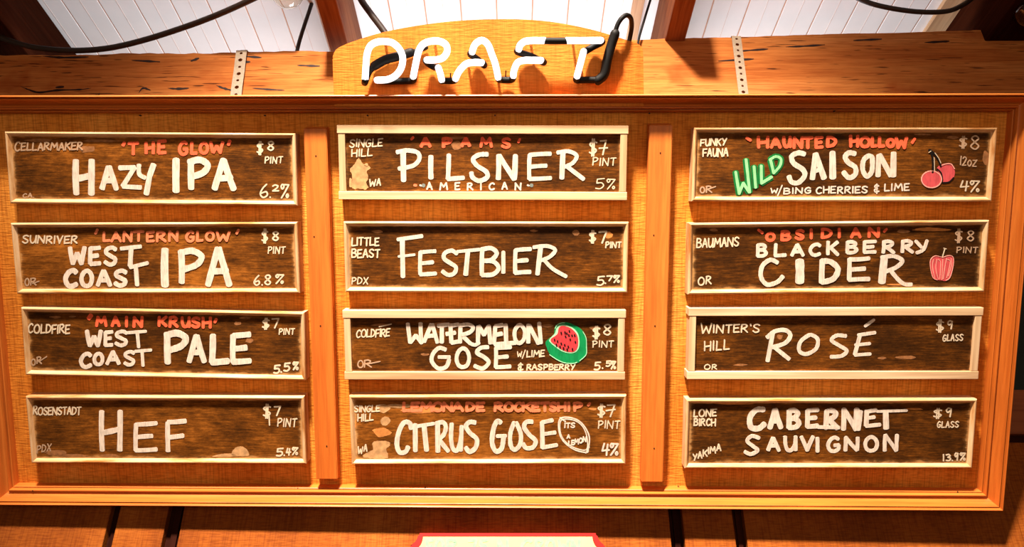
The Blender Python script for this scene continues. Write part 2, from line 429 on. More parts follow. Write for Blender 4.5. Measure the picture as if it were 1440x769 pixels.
# ------------------------------------------------------------------ the big framed board
board = empty('draft_menu_board', BM)
tag(board, 'large orange plywood menu board in a stained moulding under an arched top', 'menu board')
bm = bmesh.new(); box(bm, OX0 + .012, OX1 - .012, OY0 + .012, OY1 - .012, BACK, 0)
mesh_obj('back_panel', bm, M_ply, board)
PW = (IX0 - OX0 + OX1 - IX1 + IY0 - OY0 + OY1 - IY1) / 4
prof = [(0, BACK), (0, .042), (.03, .047), (.09, .0485), (.14, .046), (.165, .0365), (.185, .036), (.205, .0405), (.235, .0425), (.27, .0415)] + \
       [(.27 + .39 * t, .0415 - .0235 * (1 - (1 - t) ** 2)) for t in (.12, .25, .4, .55, .7, .85, 1)] + \
       [(.68, .0165), (.70, .021), (.74, .0242), (.79, .0240), (.83, .020), (.85, .0135), (.88, .0135), (.90, .016), (.95, .0145), (.985, .009), (1.0, .003), (1.0, BACK + .001)]
def prof_h(f):
    for (a, h0), (b, h1) in zip(prof[1:], prof[2:]):
        if a <= f <= b and b > a: return h0 + (h1 - h0) * (f - a) / (b - a)
    return .02
def rail(kind):
    bm = bmesh.new(); A = []; B = []
    for p, h in prof:
        p *= PW
        x0, x1, y0, y1 = OX0 + p, OX1 - p, OY0 + p, OY1 - p
        q = {'bottom': ((x0, y0), (x1, y0)), 'top': ((x0, y1), (x1, y1)), 'left': ((x0, y0), (x0, y1)), 'right': ((x1, y0), (x1, y1))}[kind]
        A.append(bm.verts.new(q[0] + (h,))); B.append(bm.verts.new(q[1] + (h,)))
    k = len(A)
    for i in range(k): bm.faces.new((A[i], A[(i + 1) % k], B[(i + 1) % k], B[i]))
    bm.faces.new(A); bm.faces.new(B[::-1])
    return mesh_obj('frame_moulding', bm, M_frame_x if kind in ('bottom', 'top') else M_frame_y, board)
mould = {k: rail(k) for k in ('bottom', 'top', 'left', 'right')}
# nail heads in the moulding cove
def nail_head(x, y, par):
    u, v = bp(x, y, .024); hh = prof_h(min(v - OY0, OY1 - v) / PW) + .0004
    bm = bmesh.new(); prism(bm, [(u + .0015 * math.cos(a), v + .0015 * math.sin(a)) for a in [k * math.pi / 4 for k in range(8)]], hh - .006, hh)
    mesh_obj('nail_head', bm, M_nail, par)
for x, y in ((195, 162), (371, 162), (516, 162), (696, 162), (914, 159), (1175, 156)): nail_head(x, y, mould['top'])
for x, y in ((46, 690), (237, 689), (417, 689), (597, 689), (957, 690), (1098, 693), (1350, 694)): nail_head(x, y, mould['bottom'])
# two vertical dividers
for (x0, x1, yt, x2, x3, yb) in ((428, 461, 177, 443, 473, 674), (912, 944.5, 172, 903, 934, 678)):
    n = .024
    t0, t1, b0, b1 = bp(x0, yt, n), bp(x1, yt, n), bp(x2, yb, n), bp(x3, yb, n)
    a, b, c, d = (t0[0] + b0[0]) / 2, (t1[0] + b1[0]) / 2, (b0[1] + b1[1]) / 2, (t0[1] + t1[1]) / 2
    bm = bmesh.new(); vs = [(a, c), (b, c), (b, d), (a, d)]
    hexa(bm, [(a, c, .0005), (b, c, .0005), (b, d, .0005), (a, d, .0005), (a, c, n), (b, c, n), (b, d - .006, n), (a, d - .006, n)])
    bmesh.ops.bevel(bm, geom=[e for e in bm.edges], offset=.0016, segments=2, affect='EDGES')
    dv = mesh_obj('divider', bm, M_div, board)
    for k, (fx, fy) in enumerate(((.5, .92), (.45, .45), (.55, .1), (.3, .7))):
        u, v = a + (b - a) * fx, c + (d - c) * fy
        bm = bmesh.new(); prism(bm, [(u + .0014 * math.cos(q), v + .0014 * math.sin(q)) for q in [j * math.pi / 4 for j in range(8)]], .018, n + .0006)
        mesh_obj('nail_head', bm, M_nail, dv)
# arched top panel
NH = .022
ol = [(470, 150), (468.5, 110), (467.5, 82), (470, 73), (478, 66), (500, 57), (540, 45), (590, 35.5), (640, 29.5), (690, 27), (740, 27.5), (785, 32), (830, 41), (862, 50), (885, 57.5), (896, 61), (903, 67), (904.5, 76), (905, 110), (905.5, 150)]
ol2 = [ol[0], ol[1]] + cat_rom(ol[2:-2], 4) + [ol[-2], ol[-1]]
bm = bmesh.new(); prism(bm, [bp(x, y, NH) for x, y in ol2][::-1], BACK, NH)
bmesh.ops.bevel(bm, geom=[e for e in bm.edges if all(abs(v.co.z - NH) < 1e-5 for v in e.verts)], offset=.0015, segments=2, affect='EDGES')
mesh_obj('arched_panel', bm, M_header, board)

# ------------------------------------------------------------------ neon sign
NT = NH + .030
neon = empty('neon_sign', BM @ Matrix.Translation((*bp(690, 120, NH), NH)))
tag(neon, 'lit white neon sign reading DRAFT on the arched panel', 'neon sign')
NI = neon.matrix_world.inverted() @ BM
TR = .0064
def nz(x, y, n): u, v = bp(x, y, n); return NI @ Vector((u, v, n))
A_ = lambda x, y, n=NT: nz(500 + x * .13889, 40 + y * .13889, n)
B_ = lambda x, y, n=NT: nz(690 + x * .15972, 10 + y * .15972, n)
def ntube(name, pts, mat, r=TR, smooth=True):
    bm = bmesh.new(); p = cat_rom([tuple(q) for q in pts], 8) if len(pts) > 2 else [tuple(q) for q in pts]
    tube(bm, p, r, 14); return mesh_obj(name, bm, mat, neon, True)
def P(fn, l): return [fn(*q) for q in l]
ntube('letter_tube', P(A_, [(97, 515), (104, 400), (116, 265), (150, 178), (215, 140), (290, 132), (375, 148), (445, 212), (478, 300), (462, 400), (405, 478), (320, 518), (218, 524)]), M_neon)
ntube('letter_tube', P(A_, [(585, 490), (612, 350), (642, 225), (692, 155), (780, 128), (860, 133), (918, 172), (926, 240), (880, 300), (800, 320), (722, 320)]), M_neon)
ntube('letter_tube', P(A_, [(838, 398), (858, 460), (872, 520)]), M_neon)
ntube('letter_tube', P(A_, [(1012, 510), (1050, 432), (1118, 362), (1195, 345), (1280, 348)]), M_neon)
ntube('letter_tube', P(A_, [(1180, 240), (1212, 160), (1280, 122), (1340, 165), (1380, 265)]) + P(B_, [(40, 500), (66, 620)]), M_neon)
ntube('letter_tube', P(B_, [(200, 605), (207, 555), (238, 490), (295, 470), (370, 469), (445, 470)]), M_neon)
ntube('letter_tube', P(B_, [(247, 372), (264, 330), (305, 302), (370, 295), (430, 295), (480, 295)]), M_neon)
ntube('letter_tube', P(B_, [(662, 295), (800, 295), (972, 294)]), M_neon)
ntube('letter_tube', P(B_, [(818, 392), (787, 510), (760, 612)]), M_neon)
lo = NH + .008; LT = TR * 1.02
for pts in ([A_(97, 528), A_(95, 545, NT - .012), A_(135, 440, lo + .006), A_(200, 370, lo + .004)],
            [A_(230, 528, NT - .006), A_(320, 534, lo + .004), A_(500, 532, lo + .004), A_(578, 528, NT - .01), A_(586, 500, NT - .002)],
            [A_(712, 326, NT - .004), A_(740, 358, lo + .006), A_(800, 392, lo + .006), A_(834, 396, NT - .006)],
            [A_(872, 530, NT - .004), A_(900, 530, lo + .006), A_(985, 530, lo + .006), A_(1010, 520, NT - .004)],
            [A_(1290, 352, NT - .002), A_(1300, 372, NT - .014), A_(1230, 310, lo + .004), A_(1165, 262, NT - .012), A_(1178, 245, NT - .002)],
            [B_(68, 630, NT - .004), B_(90, 640, lo + .006), B_(180, 640, lo + .006), B_(198, 615, NT - .004)],
            [B_(452, 473, NT - .002), B_(462, 485, NT - .014), B_(350, 430, lo + .004), B_(240, 395, NT - .012), B_(246, 376, NT - .002)],
            [B_(480, 297), B_(560, 298), B_(664, 297)],
            [B_(978, 297, NT - .002), B_(975, 312, NT - .012), B_(900, 350, lo + .004), B_(830, 392, NT - .012), B_(820, 394, NT - .002)],
            [B_(758, 622, NT - .002), B_(760, 642, NT - .014), B_(850, 640, lo + .004), B_(950, 638, lo + .004), B_(985, 610, lo + .006)]):
    ntube('blacked_out_tube', pts, M_rubber, LT)
for pts, r in (([A_(190, 380, lo + .004), A_(300, 318, lo + .004), A_(430, 282, lo + .004), A_(560, 243, lo + .004)], .0088), ([A_(560, 243, lo), A_(640, 222, lo), A_(712, 192, lo)], .0050)):
    ntube('electrode_boot', pts, M_rubber, r)
ntube('electrode_boot', [B_(945, 645, lo + .004), B_(1000, 590, lo + .006), B_(1025, 470, lo + .008), B_(1060, 340, lo + .008), B_(1095, 235, lo + .01)], M_rubber, .0094)
ntube('power_cord', [B_(1090, 240, lo + .01), B_(1120, 150, lo + .012), B_(1160, 92, lo + .012), B_(1202, 72, lo + .004), B_(1236, 105, NH - .01), B_(1240, 190, NH - .045), B_(1222, 290, NH - .06), B_(1200, 420, NH - .06)], M_rubber, .0046)
for fn, x, y in ((A_, 300, 135), (A_, 800, 130), (A_, 1140, 352), (B_, 55, 560), (B_, 350, 296), (B_, 720, 295), (B_, 790, 500)):
    bm = bmesh.new(); a = fn(x, y, NH); b = fn(x, y, NT - .004); tube(bm, [a, b], [.0028, .0024], 8); mesh_obj('tube_support', bm, M_glass, neon, True)
bm = bmesh.new(); tube(bm, [B_(130, 640, lo), B_(134, 560, lo + .012)], .0012, 6); tube(bm, [A_(960, 530, lo), A_(962, 455, lo + .012)], .0012, 6); mesh_obj('tie_wire', bm, M_rubber, neon)

# ------------------------------------------------------------------ hand lettering
def cv(*p): return ('c', list(p))
def ln(*p): return ('l', list(p))
G = {
 'A': [ln((0, 1), (.46, 0)), ln((.5, 0), (1, 1)), ln((.2, .64), (.86, .62))],
 'B': [ln((.03, 0), (0, 1)), cv((.03, .04), (.55, 0), (.88, .18), (.6, .42), (.15, .47)), cv((.15, .47), (.7, .5), (1, .74), (.66, .97), (0, 1))],
 'C': [cv((1, .16), (.74, .01), (.34, .12), (.05, .5), (.2, .88), (.55, 1), (1, .86))],
 'D': [ln((.05, 0), (0, 1)), cv((.0, .03), (.55, .06), (1, .4), (.72, .84), (0, 1))],
 'E': [ln((1, 0), (.02, .05)), ln((.02, .04), (0, 1)), ln((0, 1), (1, .96)), ln((.02, .52), (.8, .47))],
 'F': [ln((1, 0), (.02, .04)), ln((.02, .04), (0.04, 1)), ln((.02, .54), (.85, .48))],
 'G': [cv((.92, .12), (.62, .0), (.25, .16), (.02, .55), (.2, .92), (.58, 1), (.92, .84), (.97, .56)), ln((.55, .58), (1, .55))],
 'H': [ln((0, 0), (.03, 1)), ln((1, 0), (.98, 1)), ln((.03, .56), (1, .46))],
 'I': [ln((.5, 0), (.5, 1))],
 'K': [ln((.03, 0), (0, 1)), ln((1, 0), (.06, .56)), ln((.28, .44), (1, 1))],
 'L': [ln((.06, 0), (0, 1)), ln((0, 1), (1, .95))],
 'M': [ln((0, 1), (.14, 0)), ln((.14, 0), (.5, .62)), ln((.5, .62), (.86, 0)), ln((.86, 0), (1, 1))],
 'N': [ln((0, 1), (.04, 0)), ln((.04, 0), (.94, 1)), ln((.94, 1), (1, 0))],
 'O': [('o', [(.5, 0), (.15, .18), (0, .55), (.16, .9), (.5, 1), (.85, .88), (1, .5), (.84, .14)])],
 'P': [ln((.08, .02), (.1, 1)), cv((0, .08), (.55, 0), (.98, .18), (.75, .44), (.1, .6))],
 'R': [ln((.06, .04), (0, 1)), cv((0, .07), (.5, 0), (.86, .16), (.66, .4), (.1, .55)), ln((.3, .52), (1, 1))],
 'S': [cv((.96, .12), (.62, .0), (.18, .1), (.12, .32), (.5, .5), (.9, .68), (.8, .92), (.4, 1), (0, .84))],
 'T': [ln((0, .04), (1, 0)), ln((.52, .02), (.5, 1))],
 'U': [cv((0, 0), (.03, .6), (.25, .97), (.6, .97), (.93, .6), (1, 0)), ln((1, 0), (1, 1))],
 'V': [ln((0, 0), (.5, 1)), ln((.5, 1), (1, 0))],
 'W': [ln((0, 0), (.2, 1)), ln((.2, 1), (.5, .36)), ln((.5, .36), (.78, 1)), ln((.78, 1), (1, 0))],
 'X': [ln((0, 0), (1, 1)), ln((1, 0), (0, 1))],
 'Y': [ln((0, 0), (.5, .5)), ln((1, 0), (.3, 1))],
 'Z': [ln((0, .02), (1, 0)), ln((1, 0), (0, 1)), ln((0, 1), (1, .97))],
 '1': [ln((.5, 0), (.5, 1))], '2': [cv((0, .2), (.4, 0), (.9, .2), (.6, .6), (0, 1)), ln((0, 1), (1, .97))],
 '3': [cv((0, .06), (.6, 0), (.9, .22), (.4, .45)), cv((.4, .45), (1, .62), (.7, .96), (0, .95))],
 '4': [ln((.3, 0), (0, .62)), ln((0, .62), (1, .55)), ln((.8, .05), (.62, 1))],
 '5': [ln((1, 0), (.2, .06)), ln((.2, .06), (.14, .45)), cv((.14, .45), (.7, .42), (.9, .72), (.5, 1), (0, .95))],
 '6': [cv((.75, 0), (.3, .3), (0, .72), (.35, 1), (.85, .82), (.7, .56), (.1, .68))],
 '7': [ln((0, .04), (1, 0)), ln((1, 0), (.4, 1))],
 '8': [('o', [(.5, .47), (.95, .2), (.6, 0), (.15, .16), (.5, .47), (.95, .76), (.55, 1), (.05, .78)])],
 '9': [cv((.9, .1), (.4, 0), (.02, .28), (.35, .5), (.9, .2)), ln((.94, .06), (.7, 1))],
 '%': [('o', [(.22, 0), (.05, .16), (.2, .34), (.4, .15)]), ln((.98, .04), (.1, 1)), ln((.22, .02), (.98, .04)), ('o', [(.8, .72), (.68, .86), (.8, .98), (.93, .84)])],
 '$': [cv((1, .2), (.5, .14), (.05, .32), (.5, .5), (.95, .66), (.5, .86), (0, .78)), ln((.42, 0), (.34, 1)), ln((.66, 0), (.58, 1))],
 '&': [cv((.85, .2), (.4, .1), (.1, .3), (.6, .48), (.1, .6), (.2, .85), (.9, .78)), ln((.52, 0), (.48, 1))],
 '/': [ln((1, 0), (0, 1))], '.': [ln((.4, .94), (.5, 1))], "'": [ln((.3, 0), (.7, .22))], '`': [ln((.7, 0), (.3, .22))],
 'o': [('o', [(.5, .3), (0, .65), (.5, 1), (1, .65)])], 'z': [ln((0, .3), (1, .3)), ln((1, .3), (0, 1)), ln((0, 1), (1, 1))], '-': [ln((0, .5), (1, .5))],
}
GW = {'I': .08, '1': .1, '.': .06, "'": .12, '`': .12, 'M': .86, 'W': .98, 'N': .68, 'O': .72, 'S': .6, 'E': .52, 'L': .5, 'F': .52, ' ': .4, '%': .7, '-': .3}

class Ink:
    """one run of brush strokes lying on a panel; every stroke is a raised bead of paint with blunt ends"""
    cnt = 0
    def __init__(s, xf): s.bm = bmesh.new(); s.xf = xf; s.rg = random.Random(11 + Ink.cnt); Ink.cnt += 1; s.k = 0
    def stroke(s, pts, sw, closed=False, taper=0.0):
        """pts in picture coordinates of the panel's own tracing grid, sw width likewise"""
        q = [Vector(s.xf(*p)) for p in pts]; sc = (Vector(s.xf(pts[0][0] + 10, pts[0][1])) - Vector(s.xf(*pts[0]))).length / 10
        r = sw * sc * .5; n = len(q)
        h = .0005 + .000018 * (s.k % 34); s.k += 1
        L = []; Rr = []
        for i in range(n):
            a = q[i - 1] if (i or closed) else q[0]; b = q[(i + 1) % n] if (closed or i < n - 1) else q[-1]
            t = (b - a); t = t.normalized() if t.length > 1e-9 else Vector((1, 0)); nn = Vector((-t.y, t.x))
            rr = r * (1 + s.rg.uniform(-.07, .07)) * (1 - taper * i / max(1, n - 1))
            L.append(q[i] + nn * rr); Rr.append(q[i] - nn * rr)
        V = s.bm.verts.new
        tl = [V((p.x, p.y, h)) for p in L]; tr = [V((p.x, p.y, h)) for p in Rr]; bl_ = [V((p.x, p.y, 0)) for p in L]; br_ = [V((p.x, p.y, 0)) for p in Rr]
        f = s.bm.faces.new
        m = n if closed else n - 1
        for i in range(m):
            j = (i + 1) % n
            f((tl[i], tr[i], tr[j], tl[j])); f((tl[i], tl[j], bl_[j], bl_[i])); f((tr[j], tr[i], br_[i], br_[j]))
        if not closed:
            for e, sg in ((0, -1), (n - 1, 1)):
                t = ((q[1] - q[0]) if e == 0 else (q[-1] - q[-2])); t = t.normalized() if t.length > 1e-9 else Vector((1, 0)); t *= sg
                c = q[e]; a = L[e] - c; prt = []; prb = []
                bl2 = s.rg.uniform(.35, .75) if sw > 14 else .9
                for k in range(1, 6):
                    w = math.pi * k / 6; p = c + a * math.cos(w) + t * (a.length * math.sin(w) * bl2)
                    prt.append(V((p.x, p.y, h))); prb.append(V((p.x, p.y, 0)))
                top = [tl[e]] + prt + [tr[e]]; bot = [bl_[e]] + prb + [br_[e]]
                f(top)
                for k in range(6): f((top[k], top[k + 1], bot[k + 1], bot[k]))
    def glyph(s, ch, x0, y0, x1, y1, sw, slant=0.0, jit=.02, skew=0.0):
        ch = ch if ch in G else ch.upper()
        for kind, p in G.get(ch, []):
            jx, jy = s.rg.uniform(-jit, jit), s.rg.uniform(-jit, jit)
            def mp(a, b):
                a += jx * .5; b += jy * .5
                return (x0 + a * (x1 - x0) + slant * (y1 - y0) * (.5 - b), y0 + b * (y1 - y0) + skew * a * (x1 - x0))
            pts = [mp(*v) for v in p]
            if kind == 'c': pts = cat_rom(pts, 7)
            elif kind == 'o': s.stroke(cat_rom(pts, 6, True), sw, True); continue
            else:
                (xa, ya), (xb, yb) = pts; wob = s.rg.uniform(-.02, .02)
                pts = [(xa + (xb - xa) * t - wob * (yb - ya) * math.sin(math.pi * t), ya + (yb - ya) * t + wob * (xb - xa) * math.sin(math.pi * t)) for t in (0, .25, .5, .75, 1)]
            s.stroke(pts, sw)
        return s
    def text(s, t, x0, y0, x1, y1, sw, dy=0.0, cap=0.0, slant=0.05, gap=.26):
        sw *= .84; ws = [GW.get(c, .6) for c in t]; tot = sum(ws) + gap * (len(t) - 1); sc = (x1 - x0) / tot; x = x0
        for i, (c, w) in enumerate(zip(t, ws)):
            o = dy * (x - x0) / max(1, x1 - x0); j = s.rg.uniform(-.05, .05) * (y1 - y0)
            top = y0 - (cap if i == 0 else 0)
            s.glyph(c, x, top + o + j, x + w * sc, y1 + o + j, sw, slant, .05)
            x += (w + gap) * sc
        return s
    def letters(s, items, sw):
        for it in items: s.glyph(it[0], *it[1:5], it[5] if len(it) > 5 else sw, it[6] if len(it) > 6 else 0.0, .015)
        return s
    def curve(s, pts, sw, per=7, closed=False): s.stroke(cat_rom(pts, per, closed) if len(pts) > 2 else pts, sw, closed); return s
    def line(s, *pts, sw=10): 
        for a, b in zip(pts, pts[1:]): s.stroke([(a[0] + (b[0] - a[0]) * t, a[1] + (b[1] - a[1]) * t) for t in (0, .5, 1)], sw)
        return s
    def blob(s, pts, rough=.0, h=None, per=6):
        """a filled patch of paint"""
        q = cat_rom(pts, per, True); cx = sum(p[0] for p in q) / len(q); cy = sum(p[1] for p in q) / len(q)
        q = [(cx + (a - cx) * (1 + s.rg.uniform(-rough, rough)), cy + (b - cy) * (1 + s.rg.uniform(-rough, rough))) for a, b in q]
        h = h or (.0004 + .00001 * (s.k % 10)); s.k += 1
        o = [tuple(s.xf(*p)) for p in q]
        if sum(a[0] * b[1] - b[0] * a[1] for a, b in zip(o, o[1:] + o[:1])) < 0: o = o[::-1]
        prism(s.bm, o, 0, h); return s
    def done(s, name, mat, parent, z, label=None):
        bmesh.ops.triangulate(s.bm, faces=[f for f in s.bm.faces if len(f.verts) > 4])
        o = mesh_obj(name, s.bm, mat, parent); o.location = (0, 0, z)
        if label: o['label'] = label
        return o

# ------------------------------------------------------------------ the twelve chalk signs
NF, NP = .030, .0235
class Sign:
    def __init__(s, org, sc, corners, kind, label, tone=0.0):
        s.o, s.s = org, sc
        px = lambda p: (org[0] + p[0] * sc, org[1] + p[1] * sc)
        q = [Vector(bp(*px(p), NF)) for p in corners]         # tl tr br bl
        tl, tr, br, bl = q; c = (tl + tr + br + bl) / 4
        ax = ((tr + br) - (tl + bl)).normalized(); w = ((tr + br) - (tl + bl)).length / 2
        ay = Vector((-ax.y, ax.x)); h = (((tl + tr) - (bl + br)) / 2).dot(ay)
        s.c, s.ax, s.ay, s.w, s.h = c, ax, ay, w, h
        s.e = empty('chalk_sign', BM @ Matrix.Translation((c.x, c.y, .0005)) @ Matrix.Rotation(math.atan2(ax.y, ax.x), 4, 'Z'))
        tag(s.e, label, 'sign', 'chalk signs on the draft board')
        zf, zp = NF - .0005, NP - .0005; s.zp = zp
        X, Y = w / 2, h / 2
        if kind == 'flat':
            rw, rs = .0165, .0135
            for sg, ov in ((1, 0), (-1, 0)):
                bm = bmesh.new(); y0, y1 = sorted((sg * Y, sg * (Y - rw))); box(bm, -X, X, y0, y1, 0, zf, .0012); mesh_obj('frame_rail', bm, M_pine, s.e)
            for sg in (-1, 1):
                bm = bmesh.new(); x0, x1 = sorted((sg * (X - .002), sg * (X - .002 - rs))); box(bm, x0, x1, -Y + rw + .0002, Y - rw - .0002, 0, zf - .0008, .001); mesh_obj('frame_rail', bm, M_pine_y, s.e)
            iw = .010
        else:
            pr = [(0, 0), (0, zf - .003), (.0012, zf - .0008), (.003, zf), (.0044, zf - .0004), (.0058, zf - .0014), (.0082, zf - .0048), (.0096, zp - .0005), (.0096, 0)]
            for kd in ('bottom', 'top', 'left', 'right'):
                bm = bmesh.new(); A = []; B = []
                for p, hh in pr:
                    x0, x1, y0, y1 = -X + p, X - p, -Y + p, Y - p
                    a, b = {'bottom': ((x0, y0), (x1, y0)), 'top': ((x0, y1), (x1, y1)), 'left': ((x0, y0), (x0, y1)), 'right': ((x1, y0), (x1, y1))}[kd]
                    A.append(bm.verts.new(a + (hh,))); B.append(bm.verts.new(b + (hh,)))
                k = len(A)
                for i in range(k): bm.faces.new((A[i], A[(i + 1) % k], B[(i + 1) % k], B[i]))
                bm.faces.new(A); bm.faces.new(B[::-1])
                mesh_obj('frame_rail', bm, M_rail_x if kd in ('bottom', 'top') else M_rail_y, s.e)
            iw = .008
        bm = bmesh.new(); box(bm, -X + iw, X - iw, -Y + iw, Y - iw, .002, zp)
        mesh_obj('slate_panel', bm, slate_tone(tone), s.e)
    def xf(s, x, y):
        u, v = bp(s.o[0] + x * s.s, s.o[1] + y * s.s, NP); d = Vector((u, v)) - s.c
        return (d.dot(s.ax), d.dot(s.ay))
    def ink(s): return Ink(s.xf)
    def put(s, ink, name, mat, label=None, lift=0.0): return ink.done(name, mat, s.e, s.zp + lift, label)
    def word(s, name, mat, t, x0, y0, x1, y1, sw, dy=0, cap=0, slant=.05, gap=.26): return s.put(s.ink().text(t, x0, y0, x1, y1, sw, dy, cap, slant, gap), name, mat)
    def title(s, items, sw, name='title_lettering', mat=None): return s.put(s.ink().letters(items, sw), name, mat or M_white)
    def price(s, sym, dig, pint, sw=7, mat=None, word='PINT', dy=0):
        k = s.ink(); k.glyph('$', *sym, sw); k.glyph(dig[0], *dig[1:], sw); k.text(word, *pint, sw * .9, dy, slant=.1)
        return s.put(k, 'price_lettering', mat or M_thin)
    def smear(s, blobs, mat=None, rough=.06):
        for b in blobs: s.put(s.ink().blob(b, rough, .00025), 'paint_smear', mat or M_smear)
def patch(cx, cy, w, h, n=9, seed=0):
    rg = random.Random(seed); return [(cx + w * .5 * math.cos(a) * rg.uniform(.7, 1.15), cy + h * .5 * math.sin(a) * rg.uniform(.7, 1.15)) for a in [2 * math.pi * k / n for k in range(n)]]
KA, KB = 440 / 1440, 1 / 3

# 1 HAZY IPA
s = Sign((0, 170), KA, [(18, 48), (1358, 57), (1368, 390), (45, 380)], 'mould', 'framed chalk sign reading HAZY IPA, top of the left column', 0.02)
s.smear([patch(180, 90, 130, 16, 10, 1), patch(470, 92, 190, 14, 11, 2), patch(400, 130, 90, 34, 9, 3), patch(730, 90, 90, 12, 8, 4)], M_rub)
s.word('brewery_lettering', M_fade, 'CELLARMAKER', 70, 103, 380, 136, 8, -4, 8, .08, .2)
s.title([('`', 560, 98, 580, 170), ('T', 592, 102, 636, 154), ('H', 672, 98, 706, 150), ('E', 730, 92, 764, 148), ('G', 826, 98, 862, 154), ('L', 882, 98, 906, 150), ('O', 922, 102, 956, 148), ('W', 970, 98, 1026, 146), ('`', 1046, 92, 1064, 180)], 15, 'nickname_lettering', M_red)
k = s.ink().letters([('H', 350, 180, 422, 335, 29), ('A', 470, 212, 536, 312, 25)], 28)
k.line((552, 216), (620, 214), sw=22).line((620, 214), (566, 300), sw=22).line((566, 302), (650, 306), sw=20)
k.curve([(640, 204), (642, 245), (668, 262)], 20).line((708, 200), (690, 250), (674, 336), sw=25)
k.letters([('I', 800, 180, 822, 324, 34), ('P', 872, 180, 958, 312, 29), ('A', 988, 182, 1076, 312, 29)], 29); s.put(k, 'title_lettering', M_white)
s.price((1184, 95, 1210, 155), ('8', 1232, 95, 1260, 135), (1220, 165, 1300, 194), 7)
k = s.ink().letters([('6', 1198, 292, 1236, 352), ('.', 1240, 330, 1248, 352), ('2', 1256, 295, 1282, 322), ('%', 1292, 292, 1330, 354)], 7); s.put(k, 'strength_lettering', M_thin)
s.word('origin_lettering', M_fade, 'CA.', 106, 334, 156, 352, 6)

# 2 WEST COAST IPA
s = Sign((0, 300), KA, [(57, 45), (1368, 40), (1378, 368), (65, 370)], 'mould', 'framed chalk sign reading WEST COAST IPA, second in the left column', 0.04)
s.word('brewery_lettering', M_thin, 'SUNRIVER', 105, 104, 356, 137, 8, 0, 2, .08, .22)
s.title([('`', 434, 76, 454, 150), ('L', 478, 88, 504, 126), ('A', 514, 88, 556, 128), ('N', 570, 86, 606, 128), ('T', 616, 84, 660, 126), ('E', 678, 86, 708, 128), ('R', 724, 86, 762, 128), ('N', 780, 84, 818, 126), ('G', 858, 84, 892, 128), ('L', 908, 84, 932, 126), ('O', 950, 86, 984, 124), ('W', 1000, 86, 1056, 126), ('`', 1084, 76, 1104, 150)], 12, 'nickname_lettering', M_salmon)
k = s.ink().letters([('W', 322, 156, 390, 232, 21), ('E', 416, 158, 460, 232, 20), ('S', 484, 158, 536, 236, 19), ('C', 300, 262, 352, 336, 23), ('O', 376, 264, 424, 334, 20), ('A', 450, 264, 508, 332, 20), ('S', 530, 264, 582, 332, 20)], 20)
k.line((556, 162), (650, 152), sw=18).line((604, 165), (600, 240), sw=22).line((600, 248), (680, 228), sw=17).line((626, 245), (632, 330), sw=20)
k.letters([('I', 748, 165, 772, 330, 35), ('P', 826, 172, 930, 318, 28), ('A', 958, 160, 1056, 328, 29)], 29); s.put(k, 'title_lettering', M_white)
s.price((1206, 72, 1232, 136), ('8', 1254, 84, 1282, 124), (1234, 154, 1312, 184), 7)
k = s.ink().letters([('6', 1170, 286, 1198, 330), ('.', 1203, 305, 1211, 330), ('8', 1218, 284, 1246, 328), ('%', 1268, 282, 1306, 322)], 7); s.put(k, 'strength_lettering', M_thin)
k = s.ink().letters([('O', 116, 300, 134, 332), ('R', 142, 298, 166, 330)], 6); k.line((150, 322), (180, 312), sw=5); s.put(k, 'origin_lettering', M_fade)

# 3 WEST COAST PALE
s = Sign((10, 420), KA, [(62, 42), (1368, 62), (1372, 378), (82, 350)], 'mould', 'framed chalk sign reading WEST COAST PALE, third in the left column', 0.015)
s.smear([patch(222, 84, 50, 12, 8, 5), patch(300, 82, 34, 10, 8, 6), patch(1060, 114, 40, 18, 9, 7), patch(1098, 88, 60, 10, 8, 8)], M_rub)
s.word('brewery_lettering', M_thin, 'COLDFIRE', 98, 120, 288, 158, 8, 0, 3, .05, .2)
s.title([('`', 366, 76, 396, 150, 20), ('M', 412, 84, 456, 124), ('A', 484, 84, 516, 124), ('I', 545, 84, 555, 126), ('N', 584, 86, 622, 128), ('K', 700, 84, 732, 124), ('R', 750, 84, 784, 128), ('U', 806, 86, 838, 128), ('S', 852, 88, 886, 130), ('H', 902, 88, 936, 132), ('`', 952, 94, 968, 150, 13)], 14, 'nickname_lettering', M_red)
k = s.ink().letters([('W', 368, 148, 432, 216, 20), ('E', 452, 152, 486, 214, 17), ('S', 500, 150, 552, 214, 17), ('C', 338, 252, 384, 314, 19), ('O', 402, 252, 440, 302, 17), ('A', 460, 244, 516, 300, 17), ('S', 540, 244, 586, 304, 16)], 17)
k.line((556, 156), (638, 150), sw=14).line((600, 158), (606, 222), sw=16).line((590, 242), (662, 236), sw=14).line((622, 242), (626, 308), sw=15)
k.letters([('P', 730, 158, 824, 292, 30), ('A', 838, 172, 908, 290, 26), ('L', 944, 168, 1016, 292, 28), ('E', 1040, 164, 1118, 290, 26)], 28); s.put(k, 'title_lettering', M_white)
s.smear([patch(1115, 192, 40, 26, 9, 9)], M_rub)
s.price((1176, 90, 1206, 140), ('7', 1220, 92, 1250, 134), (1252, 138, 1322, 164), 7)
k = s.ink().letters([('5', 1228, 306, 1256, 342), ('.', 1258, 310, 1266, 338), ('5', 1274, 296, 1302, 332), ('%', 1316, 292, 1340, 326)], 8); s.put(k, 'strength_lettering', M_thin)
k = s.ink().letters([('O', 112, 278, 130, 306), ('R', 138, 268, 158, 298)], 6); k.line((146, 290), (182, 266), sw=5); s.put(k, 'origin_lettering', M_fade)

